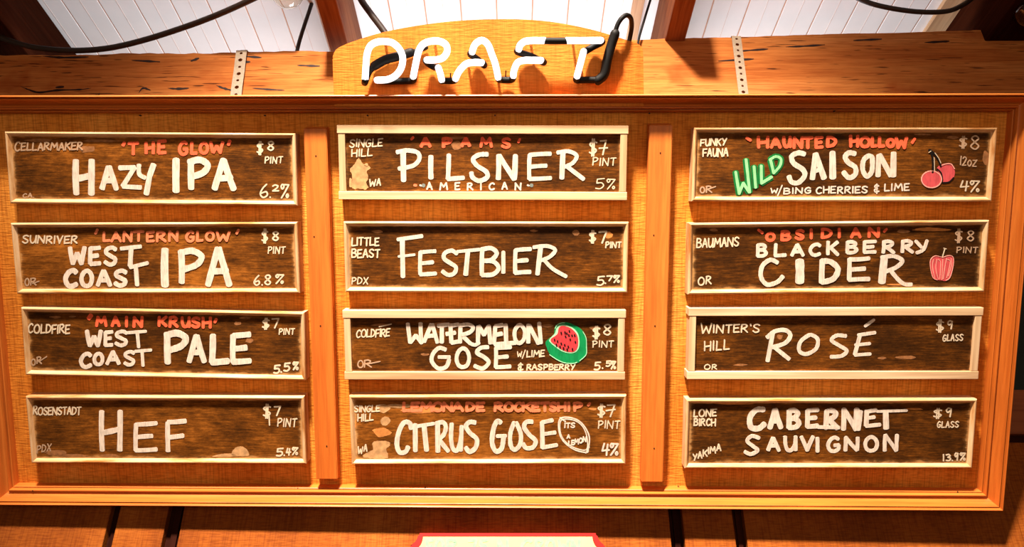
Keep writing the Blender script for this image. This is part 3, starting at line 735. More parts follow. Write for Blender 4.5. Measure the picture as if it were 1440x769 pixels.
# 4 HEF
s = Sign((10, 545), KA, [(88, 40), (1370, 42), (1372, 352), (105, 348)], 'mould', 'framed chalk sign reading HEF, bottom of the left column', 0.035)
s.smear([[(1040, 312), (1036, 294), (1052, 276), (1078, 270), (1100, 282), (1112, 304), (1106, 314)], [(944, 318), (980, 306), (1040, 304), (1040, 316)]], M_smear)
s.smear([patch(225, 300, 100, 30, 11, 10), patch(300, 312, 160, 12, 11, 11), patch(470, 312, 90, 12, 9, 12)], M_rub)
s.word('brewery_lettering', M_thin, 'ROSENSTADT', 122, 90, 340, 124, 7, 0, 4, .05, .16)
s.title([('H', 436, 108, 520, 288, 25), ('E', 592, 164, 688, 288, 20), ('F', 738, 154, 822, 292, 21)], 24)
s.price((1180, 76, 1212, 140), ('7', 1230, 86, 1258, 128), (1246, 142, 1332, 178), 7)
k = s.ink().line((1206, 130), (1208, 172), sw=6); s.put(k, 'price_lettering', M_thin)
k = s.ink().letters([('5', 1240, 280, 1270, 314), ('.', 1272, 290, 1280, 312), ('4', 1286, 280, 1304, 310), ('%', 1312, 276, 1338, 308)], 7); s.put(k, 'strength_lettering', M_thin)
s.word('origin_lettering', M_fade, 'PDX', 138, 268, 202, 300, 6, -12, 0, .1)

# 5 PILSNER
s = Sign((460, 165), KA, [(40, 35), (1388, 38), (1380, 382), (57, 378)], 'flat', 'chalk sign in pale pine rails reading PILSNER, top of the middle column', 0.015)
s.smear([[(112, 322), (116, 270), (106, 240), (128, 212), (146, 188), (166, 214), (186, 222), (200, 232), (182, 250), (190, 276), (180, 300), (190, 326), (150, 330)], patch(180, 220, 20, 20, 8, 13), patch(108, 300, 14, 50, 8, 14)], M_smear, .05)
s.smear([patch(590, 95, 110, 14, 9, 15), patch(595, 130, 60, 40, 9, 16)], M_rub)
s.put(s.ink().text('SINGLE', 105, 102, 255, 136, 7, -4, 0, .08, .2).text('HILL', 114, 148, 208, 180, 7, -4, 0, .05, .22), 'brewery_lettering', M_thin)
s.title([('`', 382, 92, 402, 130, 12), ('A', 432, 96, 474, 134, 16), ('P', 532, 98, 570, 136, 17), ('A', 620, 96, 656, 132, 16), ('M', 708, 96, 756, 134, 14), ('S', 806, 98, 842, 138, 13), ('`', 876, 100, 892, 160, 12)], 14, 'nickname_lettering', M_red)
k = s.ink()
k.line((350, 165), (352, 290), sw=25).curve([(322, 160), (370, 152), (416, 162), (424, 192), (396, 222), (330, 236)], 20)
k.letters([('I', 470, 178, 486, 278, 24), ('L', 556, 174, 628, 284, 21), ('N', 788, 176, 866, 284, 24), ('E', 930, 168, 1030, 284, 19)], 23)
k.curve([(740, 170), (700, 172), (672, 192), (690, 222), (732, 250), (736, 276), (700, 292), (670, 276), (664, 254)], 21)
k.line((1085, 165), (1080, 280), sw=24).curve([(1060, 162), (1110, 156), (1148, 176), (1130, 210), (1086, 230)], 18).line((1104, 226), (1180, 284), sw=19)
s.put(k, 'title_lettering', M_white)
s.put(s.ink().text('AMERICAN', 460, 302, 892, 332, 9, 0, 0, .0, .95), 'style_lettering', M_white)
k = s.ink()
for x in (430, 925): k.line((x - 2, 312), (x + 3, 314), sw=8)
s.put(k, 'bullet_mark', M_white)
k = s.ink()
for x in (442, 941): k.line((x - 3, 312), (x + 4, 314), sw=16)
s.put(k, 'bullet_mark', M_bluegrey); k = s.ink().line((402, 312), (410, 313), sw=12); s.put(k, 'bullet_mark', M_salmon)
s.price((1208, 100, 1240, 178), ('7', 1258, 106, 1284, 172), (1222, 186, 1328, 220), 7); k = s.ink().line((1252, 142), (1290, 140), sw=6); s.put(k, 'price_lettering', M_thin)
k = s.ink().letters([('5', 1236, 282, 1276, 328), ('%', 1286, 284, 1326, 330)], 5); s.put(k, 'strength_lettering', M_thin)
s.word('origin_lettering', M_thin, 'WA', 196, 286, 246, 316, 7, -4)

# 6 FESTBIER
s = Sign((460, 300), KA, [(72, 40), (1390, 38), (1382, 368), (85, 360)], 'mould', 'framed chalk sign reading FESTBIER, second in the middle column', 0)
s.smear([patch(230, 84, 54, 14, 9, 17), patch(1146, 90, 40, 26, 9, 18), patch(950, 80, 40, 12, 9, 19)], M_rub); s.smear([patch(1295, 98, 36, 34, 9, 20)], M_smear_o)
s.put(s.ink().text('LITTLE', 115, 113, 238, 148, 8, -2, 0, .03, .18).text('BEAST', 114, 166, 242, 202, 8, -2, 0, .03, .2), 'brewery_lettering', M_thin)
k = s.ink().line((346, 120), (349, 290), sw=22).line((325, 120), (438, 104), sw=18).line((330, 198), (402, 190), sw=12)
k.letters([('E', 428, 174, 500, 280, 18), ('S', 530, 172, 600, 284, 19), ('B', 712, 160, 790, 284, 20), ('I', 803, 178, 819, 274, 19), ('E', 866, 164, 936, 274, 19)], 19)
k.line((598, 176), (702, 166), sw=15).line((648, 172), (638, 282), sw=22)
k.line((982, 160), (968, 280), sw=22).curve([(950, 156), (1010, 150), (1050, 168), (1024, 200), (984, 216)], 17).curve([(1000, 216), (1040, 256), (1100, 290)], 17)
s.put(k, 'title_lettering', M_white)
s.price((1208, 80, 1236, 136), ('7', 1252, 84, 1286, 136), (1282, 132, 1352, 158), 8)
k = s.ink().letters([('5', 1242, 290, 1276, 330), ('.', 1278, 300, 1284, 322), ('7', 1288, 288, 1312, 310), ('%', 1318, 286, 1346, 318)], 7); s.put(k, 'strength_lettering', M_thin)
s.word('origin_lettering', M_thin, 'PDX', 114, 296, 188, 326, 6, -2, 0, .1)

# 7 WATERMELON GOSE
s = Sign((460, 425), KA, [(68, 38), (1375, 35), (1372, 358), (82, 355)], 'flat', 'chalk sign in pale pine rails reading WATERMELON GOSE with a melon drawing', -0.01)
s.smear([patch(245, 104, 100, 12, 9, 21), patch(550, 104, 150, 24, 10, 22), patch(1010, 108, 60, 18, 9, 23), patch(450, 240, 40, 12, 9, 24)], M_rub)
k = s.ink().text('COLDFIRE', 136, 126, 288, 160, 7, -4, 0, .08, .16); k.line((240, 112), (296, 100), sw=5); s.put(k, 'brewery_lettering', M_thin)
k = s.ink()
for l in (((371, 97), (382, 185)), ((384, 184), (408, 152)), ((408, 152), (436, 186)), ((430, 95), (432, 184)), ((446, 182), (480, 100)), ((484, 100), (508, 186)), ((458, 156), (500, 152)), ((510, 108), (560, 102)), ((528, 108), (528, 184)),
          ((568, 108), (572, 186)), ((566, 108), (604, 102)), ((548, 146), (588, 140)), ((572, 186), (606, 180)), ((614, 106), (612, 184)), ((616, 148), (660, 190)), ((696, 110), (694, 182)), ((698, 108), (722, 150)), ((722, 150), (744, 108)), ((744, 108), (752, 190)),
          ((774, 112), (768, 190)), ((774, 110), (808, 104)), ((772, 150), (806, 144)), ((822, 104), (824, 184)), ((772, 194), (868, 186)), ((926, 104), (926, 186)), ((930, 106), (972, 188)), ((976, 96), (984, 188))): k.line(*l, sw=19)
k.curve([(612, 106), (650, 102), (672, 116), (656, 138), (618, 150)], 18).curve([(660, 190), (680, 196), (700, 186)], 16)
k.curve([(886, 104), (864, 130), (866, 170), (884, 188), (906, 168), (908, 126)], 18, closed=True)
k.letters([('O', 596, 212, 654, 298, 18), ('E', 776, 206, 844, 298, 18)], 18)
k.curve([(546, 218), (516, 210), (488, 236), (482, 272), (512, 304), (548, 296), (562, 262)], 19).line((512, 252), (566, 252), sw=16)
k.curve([(742, 206), (706, 210), (690, 232), (722, 252), (744, 276), (716, 304), (678, 292)], 19)
s.put(k, 'title_lettering', M_white)
k = s.ink().text('W', 876, 228, 896, 250, 6).line((912, 220), (898, 258), sw=5).text('LIME', 920, 224, 1000, 252, 7, -4, 0, .05, .2).glyph('&', 878, 280, 904, 316, 6)
k.text('RASPBERRY', 920, 286, 1140, 310, 7, 0, 0, .05, .2); s.put(k, 'note_lettering', M_thin)
mz = lambda x, y: ((760 + x * .117 - 460) / KA, (440 + y * .117 - 425) / KA)
k = s.ink().blob([mz(*p) for p in [(172, 180), (190, 140), (250, 112), (330, 115), (420, 150), (500, 205), (548, 290), (560, 400), (550, 500), (480, 580), (400, 612), (290, 605), (190, 560), (110, 490), (70, 400), (62, 350), (100, 310), (160, 260)]], 0, .0006); s.put(k, 'melon_rind', M_rind)
k = s.ink().blob([mz(*p) for p in [(175, 240), (195, 180), (240, 142), (310, 145), (390, 180), (450, 245), (468, 330), (460, 420), (420, 470), (350, 482), (260, 460), (170, 400), (110, 345), (108, 315), (150, 270)]], 0, .0009); s.put(k, 'melon_rim', M_mint)
k = s.ink().blob([mz(*p) for p in [(205, 245), (220, 180), (255, 155), (310, 160), (380, 192), (435, 255), (455, 330), (446, 410), (410, 458), (350, 468), (270, 446), (185, 388), (125, 340), (130, 305), (175, 275)]], 0, .0012); s.put(k, 'melon_flesh', M_melon)
k = s.ink(); k.k = 32
for x, y in ((250, 240), (295, 232), (318, 248), (348, 220), (302, 285), (342, 270), (380, 272), (412, 270), (358, 320), (420, 350), (170, 322), (206, 342), (192, 382), (250, 368), (235, 405), (292, 385), (335, 405), (278, 425), (322, 440), (385, 435)): k.line(mz(x - 2, y - 9), mz(x + 2, y + 9), sw=7)
s.put(k, 'melon_seed', M_black, lift=.0009)
k = s.ink().curve([mz(*p) for p in [(110, 500), (200, 560), (300, 600), (400, 604), (440, 590)]], 3.5).curve([mz(*p) for p in [(470, 575), (548, 500), (552, 400), (548, 300), (510, 225)]], 3).curve([mz(*p) for p in [(176, 185), (200, 145), (250, 120), (290, 118)]], 3.5); s.put(k, 'melon_highlight', M_mint, lift=.0005)
s.smear([patch(1232, 118, 56, 18, 9, 25)], M_rub)
k = s.ink(); k.glyph('$', 1224, 110, 1254, 168, 8); k.glyph('8', 1272, 102, 1306, 150, 7); k.text('PINT', 1222, 178, 1318, 206, 6, 0, 0, .05); s.put(k, 'price_lettering', M_thin)
k = s.ink().letters([('5', 1230, 276, 1258, 310), ('.', 1264, 280, 1272, 304), ('5', 1284, 270, 1304, 294), ('%', 1306, 272, 1328, 306)], 7); s.put(k, 'strength_lettering', M_thin)
k = s.ink().letters([('O', 142, 268, 166, 300), ('R', 172, 266, 204, 298)], 6); k.line((186, 284), (244, 272), sw=5); s.put(k, 'origin_lettering', M_fade)

# 8 CITRUS GOSE
s = Sign((460, 545), KA, [(100, 38), (1378, 35), (1375, 352), (112, 355)], 'mould', 'framed chalk sign reading CITRUS GOSE with a lemon doodle', 0.085)
s.smear([[(246, 150), (262, 134), (284, 138), (290, 156), (272, 174), (252, 170)], [(164, 318), (190, 296), (212, 284), (208, 256), (230, 246), (284, 250), (288, 268), (272, 282), (280, 322), (220, 326)], patch(255, 96, 70, 40, 9, 26), patch(330, 84, 110, 20, 9, 27), patch(130, 268, 18, 120, 10, 28)], M_smear, .05)
s.smear([patch(252, 205, 90, 44, 10, 29), patch(440, 104, 180, 30, 10, 30), patch(130, 170, 10, 40, 8, 31), patch(1225, 98, 40, 12, 8, 32)], M_smear_o)
s.put(s.ink().text('SINGLE', 126, 84, 242, 112, 7, -4, 0, .05, .2).text('HILL', 142, 124, 212, 154, 7, -4, 0, .05, .22), 'brewery_lettering', M_thin)
xs = [('L', 352, 386), ('E', 390, 424), ('M', 432, 482), ('O', 488, 530), ('N', 536, 574), ('A', 580, 624), ('D', 642, 676), ('E', 690, 722), ('R', 772, 808), ('O', 818, 854), ('C', 864, 894), ('K', 902, 938), ('E', 946, 976), ('T', 984, 1020), ('S', 1026, 1054), ('H', 1064, 1096), ('I', 1110, 1114), ('P', 1136, 1172)]
s.title([(c, a, 70, b, 106) for c, a, b in xs] + [('`', 1196, 72, 1214, 110, 13)], 14, 'nickname_lettering', M_salmon)
cz = lambda x, y: ((540 + x * .21528 - 460) / KA, (555 + y * .21528 - 545) / KA)
k = s.ink()
def cc(pts, w=22): k.curve([cz(*p) for p in pts], w)
def cl(a, b, w=22): k.line(cz(*a), cz(*b), sw=w)
cc([(178, 220), (168, 185), (130, 182), (98, 240), (84, 320), (102, 375), (140, 372), (158, 340)]); cl((204, 196), (205, 366)); cl((200, 208), (326, 188), 17); cl((262, 200), (278, 362))
cl((350, 190), (352, 372)); cc([(340, 188), (385, 180), (404, 210), (390, 260), (358, 290)], 20); cl((362, 296), (420, 368), 20); cc([(442, 190), (438, 280), (450, 350), (478, 362), (500, 300), (508, 205)], 20); cl((508, 205), (502, 362), 18)
cc([(598, 182), (560, 178), (536, 205), (562, 250), (606, 290), (598, 345), (560, 372), (534, 345)], 21)
cc([(762, 182), (740, 172), (716, 220), (706, 310), (730, 368), (768, 350), (782, 272)], 22); cl((738, 270), (796, 268), 16)
cc([(850, 180), (826, 250), (828, 330), (856, 358), (890, 320), (892, 250), (862, 180)], 20); cc([(972, 176), (930, 178), (916, 212), (950, 262), (990, 300), (974, 342), (930, 348), (908, 320)], 20)
cl((1032, 178), (1036, 344), 21); cl((1034, 180), (1100, 166), 18); cl((1034, 258), (1120, 246), 17); cl((1036, 344), (1128, 328), 18)
s.put(k, 'title_lettering', M_white)
k = s.ink()
k.curve([cz(*p) for p in [(1152, 155), (1230, 152), (1296, 190), (1340, 270), (1335, 350), (1322, 376), (1240, 356), (1170, 300), (1142, 230)]], 6, closed=True)
k.curve([cz(*p) for p in [(1160, 165), (1240, 166), (1300, 210), (1328, 290), (1318, 360), (1230, 340), (1172, 290), (1150, 230)]], 5, closed=True)
k.line(cz(1150, 150), cz(1185, 175), sw=6).line(cz(1318, 380), cz(1340, 340), sw=6)
for t, x0, y0, x1, y1, dy in (('ITS', 1180, 185, 1246, 215, 0), ('A', 1196, 262, 1214, 282, 0), ('LEMON', 1206, 302, 1320, 332, -32)):
    a, b = cz(x0, y0), cz(x1, y1); k.text(t, a[0], a[1], b[0], b[1], 7, dy * .7, 0, .05, .2)
s.put(k, 'lemon_doodle', M_white)
s.price((1246, 76, 1278, 136), ('7', 1290, 78, 1324, 132), (1248, 152, 1346, 186), 7); k = s.ink().line((1284, 106), (1326, 100), sw=6); s.put(k, 'price_lettering', M_thin)
k = s.ink().letters([('4', 1266, 258, 1298, 310), ('%', 1302, 258, 1340, 310)], 8); s.put(k, 'strength_lettering', M_white)
s.word('origin_lettering', M_thin, 'WA', 142, 272, 184, 302, 7, -14)

# 9 WILD SAISON
s = Sign((960, 165), KB, [(48, 45), (1328, 40), (1308, 358), (38, 352)], 'mould', 'framed chalk sign reading WILD SAISON with a pair of cherries', 0.005)
s.smear([patch(1140, 84, 50, 14, 9, 33), patch(1010, 72, 80, 8, 9, 34), patch(1278, 168, 26, 60, 9, 35)], M_rub)
s.put(s.ink().text('FUNKY', 76, 92, 184, 120, 7, -2, 0, .08, .2).text('FAUNA', 86, 132, 190, 164, 7, 0, 0, .05, .2), 'brewery_lettering', M_thin)
xs = [('H', 320, 360), ('A', 384, 428), ('U', 450, 482), ('N', 500, 540), ('T', 548, 582), ('E', 594, 622), ('D', 640, 676)]
wz = lambda x, y: ((1010 + x * .19444 - 960) * 3, (175 + y * .19444 - 165) * 3)
k = s.ink()
for c, a, b, t, bb in (('H', 290, 358, 92, 165), ('A', 384, 446, 100, 165), ('U', 474, 520, 92, 160), ('N', 548, 606, 96, 168), ('T', 616, 680, 96, 168), ('E', 706, 752, 94, 166), ('D', 790, 848, 92, 158), ('H', 956, 1008, 84, 158), ('O', 1030, 1092, 94, 160), ('L', 1112, 1140, 94, 158), ('L', 1164, 1196, 94, 158), ('O', 1222, 1268, 108, 160), ('W', 1286, 1360, 98, 168)):
    p, q = wz(a, t), wz(b, bb); k.glyph(c, p[0], p[1], q[0], q[1], 14)
k.line(wz(205, 98), wz(232, 114), sw=13).line(wz(1402, 132), wz(1420, 104), sw=11); s.put(k, 'nickname_lettering', M_red)
kg, kl = s.ink(), s.ink(); kl.k = 30
wild = [((125, 345), (150, 500)), ((150, 500), (180, 425)), ((180, 425), (222, 490)), ((200, 255), (226, 490)), ((258, 305), (270, 455)), ((310, 300), (312, 420)), ((312, 425), (385, 380)), ((378, 262), (400, 350))]
for a, b in wild: kg.line(wz(*a), wz(*b), sw=27); kl.line(wz(*a), wz(*b), sw=12)
dd = [wz(*p) for p in [(372, 256), (415, 232), (452, 250), (445, 300), (400, 352)]]; kg.curve(dd, 25); kl.curve(dd, 11)
s.put(kg, 'wild_outline', M_green); s.put(kl, 'wild_lettering', M_green_lt, lift=.0006)
k = s.ink()
def wc(pts, w): k.curve([wz(*p) for p in pts], w)
def wl(a, b, w): k.line(wz(*a), wz(*b), sw=w)
wc([(625, 215), (580, 205), (532, 230), (545, 280), (610, 325), (625, 370), (580, 420), (530, 415), (510, 372)], 21)
wl((680, 395), (705, 215), 24); wl((705, 215), (765, 388), 24); wl((690, 340), (748, 322), 18); wl((826, 205), (828, 385), 27)
wc([(990, 212), (945, 205), (918, 235), (940, 275), (990, 310), (990, 362), (945, 385), (905, 345)], 21)
wc([(1085, 225), (1050, 262), (1045, 330), (1075, 375), (1110, 340), (1115, 260)], 20); k.curve([wz(*p) for p in [(1085, 225), (1110, 235), (1115, 262)]], 20)
wl((1160, 225), (1155, 372), 22); wl((1168, 222), (1248, 372), 22); wl((1268, 205), (1265, 375), 24); s.put(k, 'title_lettering', M_white)
k = s.ink().text('W', *wz(382, 462), *wz(428, 494), 6).line(wz(462, 440), wz(430, 515), sw=5)
for t, a, b, c, d, dy in (('BING', 476, 460, 668, 500, -2), ('CHERRIES', 708, 452, 1078, 498, -3), ('LIME', 1204, 432, 1380, 480, -4)): k.text(t, *wz(a, b), *wz(c, d), 7, dy, 0, .03, .25)
k.glyph('&', *wz(1128, 432), *wz(1165, 498), 6); s.put(k, 'note_lettering', M_white)
qz = lambda x, y: ((1280 + x * .143 - 960) * 3, (180 + y * .143 - 165) * 3)
def ell(cx, cy, rx, ry, n=14, rot=0): return [(cx + rx * math.cos(a) * math.cos(rot) - ry * math.sin(a) * math.sin(rot), cy + rx * math.cos(a) * math.sin(rot) + ry * math.sin(a) * math.cos(rot)) for a in [2 * math.pi * i / n for i in range(n)]]
s.put(s.ink().blob([qz(*p) for p in [(262, 400), (310, 360), (390, 350), (435, 410), (430, 480), (390, 530), (330, 540), (300, 470)]], 0, .0005), 'cherry', M_pink)
k = s.ink().curve([qz(*p) for p in [(262, 402), (300, 440), (315, 500), (312, 530)]], 6).curve([qz(*p) for p in [(322, 538), (380, 530), (425, 488)]], 6); s.put(k, 'cherry_outline', M_black, lift=.0003)
s.put(s.ink().blob([qz(*p) for p in ell(207, 504, 98, 82)], 0, .0009), 'cherry', M_pink)
k = s.ink().curve([qz(*p) for p in ell(207, 504, 98, 82)], 4.5, closed=True).curve([qz(*p) for p in [(310, 366), (350, 352), (400, 355), (432, 400)]], 4); s.put(k, 'cherry_outline', M_pinklt, lift=.0006)
k = s.ink().curve([qz(*p) for p in [(185, 215), (210, 260), (222, 340), (218, 435)]], 9).curve([qz(*p) for p in [(190, 215), (240, 260), (280, 320), (298, 375)]], 8); s.put(k, 'cherry_stalk', M_black, lift=.0006)
k = s.ink().line(qz(180, 240), qz(200, 226), sw=3).line(qz(232, 290), qz(236, 420), sw=2.5).curve([qz(*p) for p in [(240, 245), (276, 295), (298, 345)]], 2.5); s.put(k, 'stalk_highlight', M_thin, lift=.0008)
s.price((1168, 80, 1198, 130), ('8', 1214, 78, 1250, 134), (1172, 166, 1240, 202), 6, M_fade, '12oz', 6)
k = s.ink().letters([('4', 1172, 268, 1206, 310), ('%', 1212, 268, 1252, 314)], 6); s.put(k, 'strength_lettering', M_thin)
k = s.ink().letters([('O', 74, 294, 92, 318), ('R', 100, 290, 122, 316)], 6); k.line((106, 304), (138, 292), sw=5); s.put(k, 'origin_lettering', M_fade)

# 10 BLACKBERRY CIDER
s = Sign((950, 300), KB, [(58, 42), (1325, 28), (1305, 332), (52, 342)], 'mould', 'framed chalk sign reading BLACKBERRY CIDER with an apple drawing', -0.015)
s.smear([patch(160, 70, 40, 12, 9, 36), patch(960, 76, 60, 14, 9, 38)], M_rub); s.smear([patch(1080, 68, 170, 16, 11, 37), patch(940, 300, 120, 8, 9, 39)], M_smear_o)
s.word('brewery_lettering', M_thin, 'BAUMANS', 90, 108, 266, 144, 7, -6, 2, .05, .2)
k = s.ink().line((350, 70), (366, 82), sw=12).line((880, 76), (890, 66), sw=11)
k.letters([('O', 384, 84, 416, 114), ('B', 448, 76, 482, 112), ('S', 508, 72, 540, 108), ('I', 567, 68, 577, 104), ('D', 618, 66, 656, 102), ('I', 685, 66, 695, 100), ('A', 742, 64, 778, 100), ('N', 816, 62, 856, 98)], 13); s.put(k, 'nickname_lettering', M_red)
k = s.ink().letters([('B', 346, 132, 382, 180), ('L', 420, 130, 464, 178), ('A', 490, 132, 538, 178), ('C', 566, 130, 610, 176), ('K', 642, 120, 684, 174), ('B', 724, 120, 764, 166), ('E', 796, 118, 844, 164), ('R', 876, 118, 920, 166), ('R', 956, 116, 1000, 164)], 15)
k.line((1014, 118), (1036, 142), sw=14).curve([(1060, 116), (1046, 152), (1018, 166)], 14)
k.curve([(430, 208), (400, 196), (366, 222), (360, 268), (386, 300), (428, 290), (452, 266)], 18)
k.letters([('I', 514, 200, 532, 290, 36), ('D', 616, 198, 684, 290, 23), ('E', 732, 190, 816, 280, 18)], 22)
k.line((880, 188), (870, 290), sw=30).curve([(868, 186), (920, 180), (956, 200), (930, 228), (888, 244)], 18).curve([(906, 240), (940, 280), (966, 298), (996, 300)], 17); s.put(k, 'title_lettering', M_white)
az = lambda x, y: ((1280 + x * .13 - 950) * 3, (310 + y * .13 - 300) * 3)
s.put(s.ink().blob([az(*p) for p in [(340, 395), (270, 380), (222, 420), (212, 490), (240, 610), (270, 640), (330, 645), (385, 650), (430, 610), (465, 480), (462, 400), (420, 376)]], .015, .0006), 'apple', M_pink)
k = s.ink(); k.k = 6
for l in ([(250, 420), (238, 500), (262, 620)], [(285, 420), (275, 520), (300, 635)], [(300, 420), (325, 450), (322, 560), (318, 630)], [(350, 420), (345, 520), (342, 640)], [(390, 410), (370, 520), (355, 630)], [(400, 420), (430, 440), (418, 520), (392, 620)], [(440, 410), (445, 480), (410, 600)], [(340, 395), (270, 382), (222, 420), (214, 490), (240, 610), (290, 642)], [(345, 400), (420, 378), (462, 400), (464, 480), (430, 610), (385, 648)]): k.curve([az(*p) for p in l], 2.6)
s.put(k, 'apple_highlight', M_pinklt, lift=.0004)
k = s.ink().line(az(345, 398), az(372, 305), sw=4.5).line(az(360, 298), az(388, 306), sw=3); s.put(k, 'apple_stalk', M_thin, lift=.0006)
s.price((1180, 66, 1208, 124), ('8', 1230, 74, 1258, 116), (1186, 142, 1274, 166), 5.5, M_fade)
s.word('origin_lettering', M_thin, 'OR', 96, 270, 150, 302, 7, -10)

# 11 ROSE
s = Sign((950, 425), KB, [(55, 25), (1298, 22), (1280, 325), (50, 325)], 'flat', 'chalk sign in pale pine rails reading ROSÉ, third in the right column', 0.01)
s.smear([patch(275, 264, 60, 10, 9, 40), patch(975, 232, 90, 16, 11, 41), patch(870, 235, 40, 12, 9, 42), patch(440, 146, 30, 20, 9, 43)], M_rub)
s.put(s.ink().text("WINTER'S", 108, 96, 354, 130, 7, -4, 8, .05, .22).text('HILL', 122, 166, 226, 204, 7, -6, 0, .03, .25), 'brewery_lettering', M_thin)
k = s.ink().line((410, 130), (388, 248), sw=18).curve([(386, 148), (420, 122), (464, 118), (484, 140), (462, 172), (408, 190)], 18).line((420, 192), (480, 240), sw=18)
k.curve([(560, 140), (526, 168), (522, 205), (552, 218), (592, 196), (600, 158), (580, 140)], 16, closed=True)
k.curve([(718, 142), (680, 140), (658, 160), (690, 182), (722, 204), (700, 226), (654, 230)], 16)
k.line((840, 128), (772, 138), sw=14).line((778, 138), (756, 220), sw=17).line((760, 180), (818, 174), sw=14).line((758, 222), (820, 218), sw=14).line((800, 100), (836, 74), sw=13); s.put(k, 'title_lettering', M_white)
s.price((1100, 74, 1130, 126), ('9', 1148, 78, 1168, 112), (1128, 138, 1212, 164), 6, M_thin, 'GLASS', -4)
s.word('origin_lettering', M_thin, 'OR', 122, 262, 174, 282, 5)

# 12 CABERNET SAUVIGNON
s = Sign((950, 545), KB, [(42, 50), (1272, 50), (1255, 340), (42, 342)], 'mould', 'framed chalk sign reading CABERNET SAUVIGNON, bottom of the right column', -0.005)
s.smear([patch(1010, 90, 70, 10, 9, 44), patch(240, 68, 160, 6, 10, 46)], M_smear_o)
s.put(s.ink().text('LONE', 78, 92, 172, 122, 7, -2, 0, .05, .22).text('BIRCH', 78, 132, 168, 160, 7, 0, 0, .03, .22), 'brewery_lettering', M_thin)
k = s.ink().curve([(372, 92), (340, 94), (314, 126), (318, 166), (350, 172), (376, 152)], 24)
k.letters([('A', 398, 92, 444, 168, 22), ('B', 478, 96, 520, 168, 22), ('E', 556, 94, 600, 164, 20), ('R', 634, 96, 682, 170, 22), ('N', 708, 92, 764, 176, 22)], 22)
k.line((770, 176), (780, 98), sw=20).line((806, 100), (804, 160), sw=20).line((800, 102), (846, 94), sw=17).line((800, 130), (838, 124), sw=15).line((804, 162), (862, 156), sw=16).line((850, 100), (974, 96), sw=12).line((886, 104), (888, 172), sw=24)
k.line((600, 166), (690, 168), sw=15)
k.curve([(352, 212), (322, 204), (302, 224), (326, 246), (346, 264), (318, 280), (292, 270)], 16)
k.letters([('A', 390, 212, 436, 264), ('U', 462, 206, 506, 264), ('V', 530, 206, 580, 264), ('I', 593, 212, 603, 268), ('G', 642, 210, 690, 268), ('N', 716, 210, 768, 264), ('O', 800, 208, 850, 266), ('N', 882, 200, 934, 266)], 16); s.put(k, 'title_lettering', M_white)
s.price((1090, 88, 1122, 130), ('9', 1142, 86, 1164, 122), (1104, 144, 1194, 168), 6, M_thin, 'GLASS')
k = s.ink().letters([('1', 1126, 282, 1134, 308), ('3', 1142, 282, 1160, 308), ('.', 1165, 290, 1171, 308), ('9', 1178, 276, 1192, 306), ('%', 1200, 276, 1222, 306)], 6); s.put(k, 'strength_lettering', M_thin)
s.word('origin_lettering', M_thin, 'YAKIMA', 74, 280, 190, 306, 7, -48, 0, .0, .2)

# ------------------------------------------------------------------ plaque on the wall below
NPL = .022
pz = on_Y(714, 749, YW - NPL)
pl = empty('wall_plaque', Matrix.Translation((pz.x, YW - .0005, pz.z)) @ Matrix.Rotation(math.pi / 2, 4, 'X'))
tag(pl, 'cream wall plaque with red edge and pale green lettering below the menu board', 'plaque')
def pq(x, y):
    p = on_Y(x, y, YW - NPL); return (p.x - pz.x, p.z - pz.z)
hw = (pq(838, 749)[0] - pq(590, 749)[0]) / 2; cq = .018; ht = .21
def plaque_outline(g):
    # top corners cut by concave quarter curves, wider shoulders below
    o = [(-hw + g, -g), (hw - g, -g)]
    for k in range(1, 7):
        a = k / 6 * math.pi / 2; o.append((hw - g + cq * (1 - math.cos(a)), -g - (cq * 1.4) * math.sin(a)))
    sh = hw + cq - g; by = -ht + g
    o += [(sh, by + cq * 1.4), (sh, by + cq)]
    for k in range(1, 7):
        a = k / 6 * math.pi / 2; o.append((sh - cq * math.sin(a), by + cq * math.cos(a)))
    r = o[1:]; return r + [(-x, y) for x, y in r[::-1]]
bm = bmesh.new(); prism(bm, plaque_outline(0)[::-1], 0, NPL - .002)
bmesh.ops.bevel(bm, geom=[e for e in bm.edges if all(abs(v.co.z - NPL + .002) < 1e-5 for v in e.verts)], offset=.0025, segments=2, affect='EDGES')
mesh_obj('red_border', bm, M_trimred, pl)
bm = bmesh.new(); prism(bm, plaque_outline(.008)[::-1], NPL - .004, NPL - .0005); mesh_obj('cream_face', bm, M_cream, pl)
k = Ink(lambda x, y: pq(570 + x * .2014, 735 + y * .2014))
for t, a, b in (('F', 150, 196), ('O', 215, 268), ('R', 292, 360), ('7', 440, 496), ('5', 520, 572), ('N', 650, 712), ('C', 812, 880), ('R', 910, 960), ('O', 985, 1040), ('W', 1070, 1140), ('N', 1160, 1215)): k.glyph(t, a, 120, b, 210, 24)
k.done('lettering', M_sage, pl, NPL - .0005)

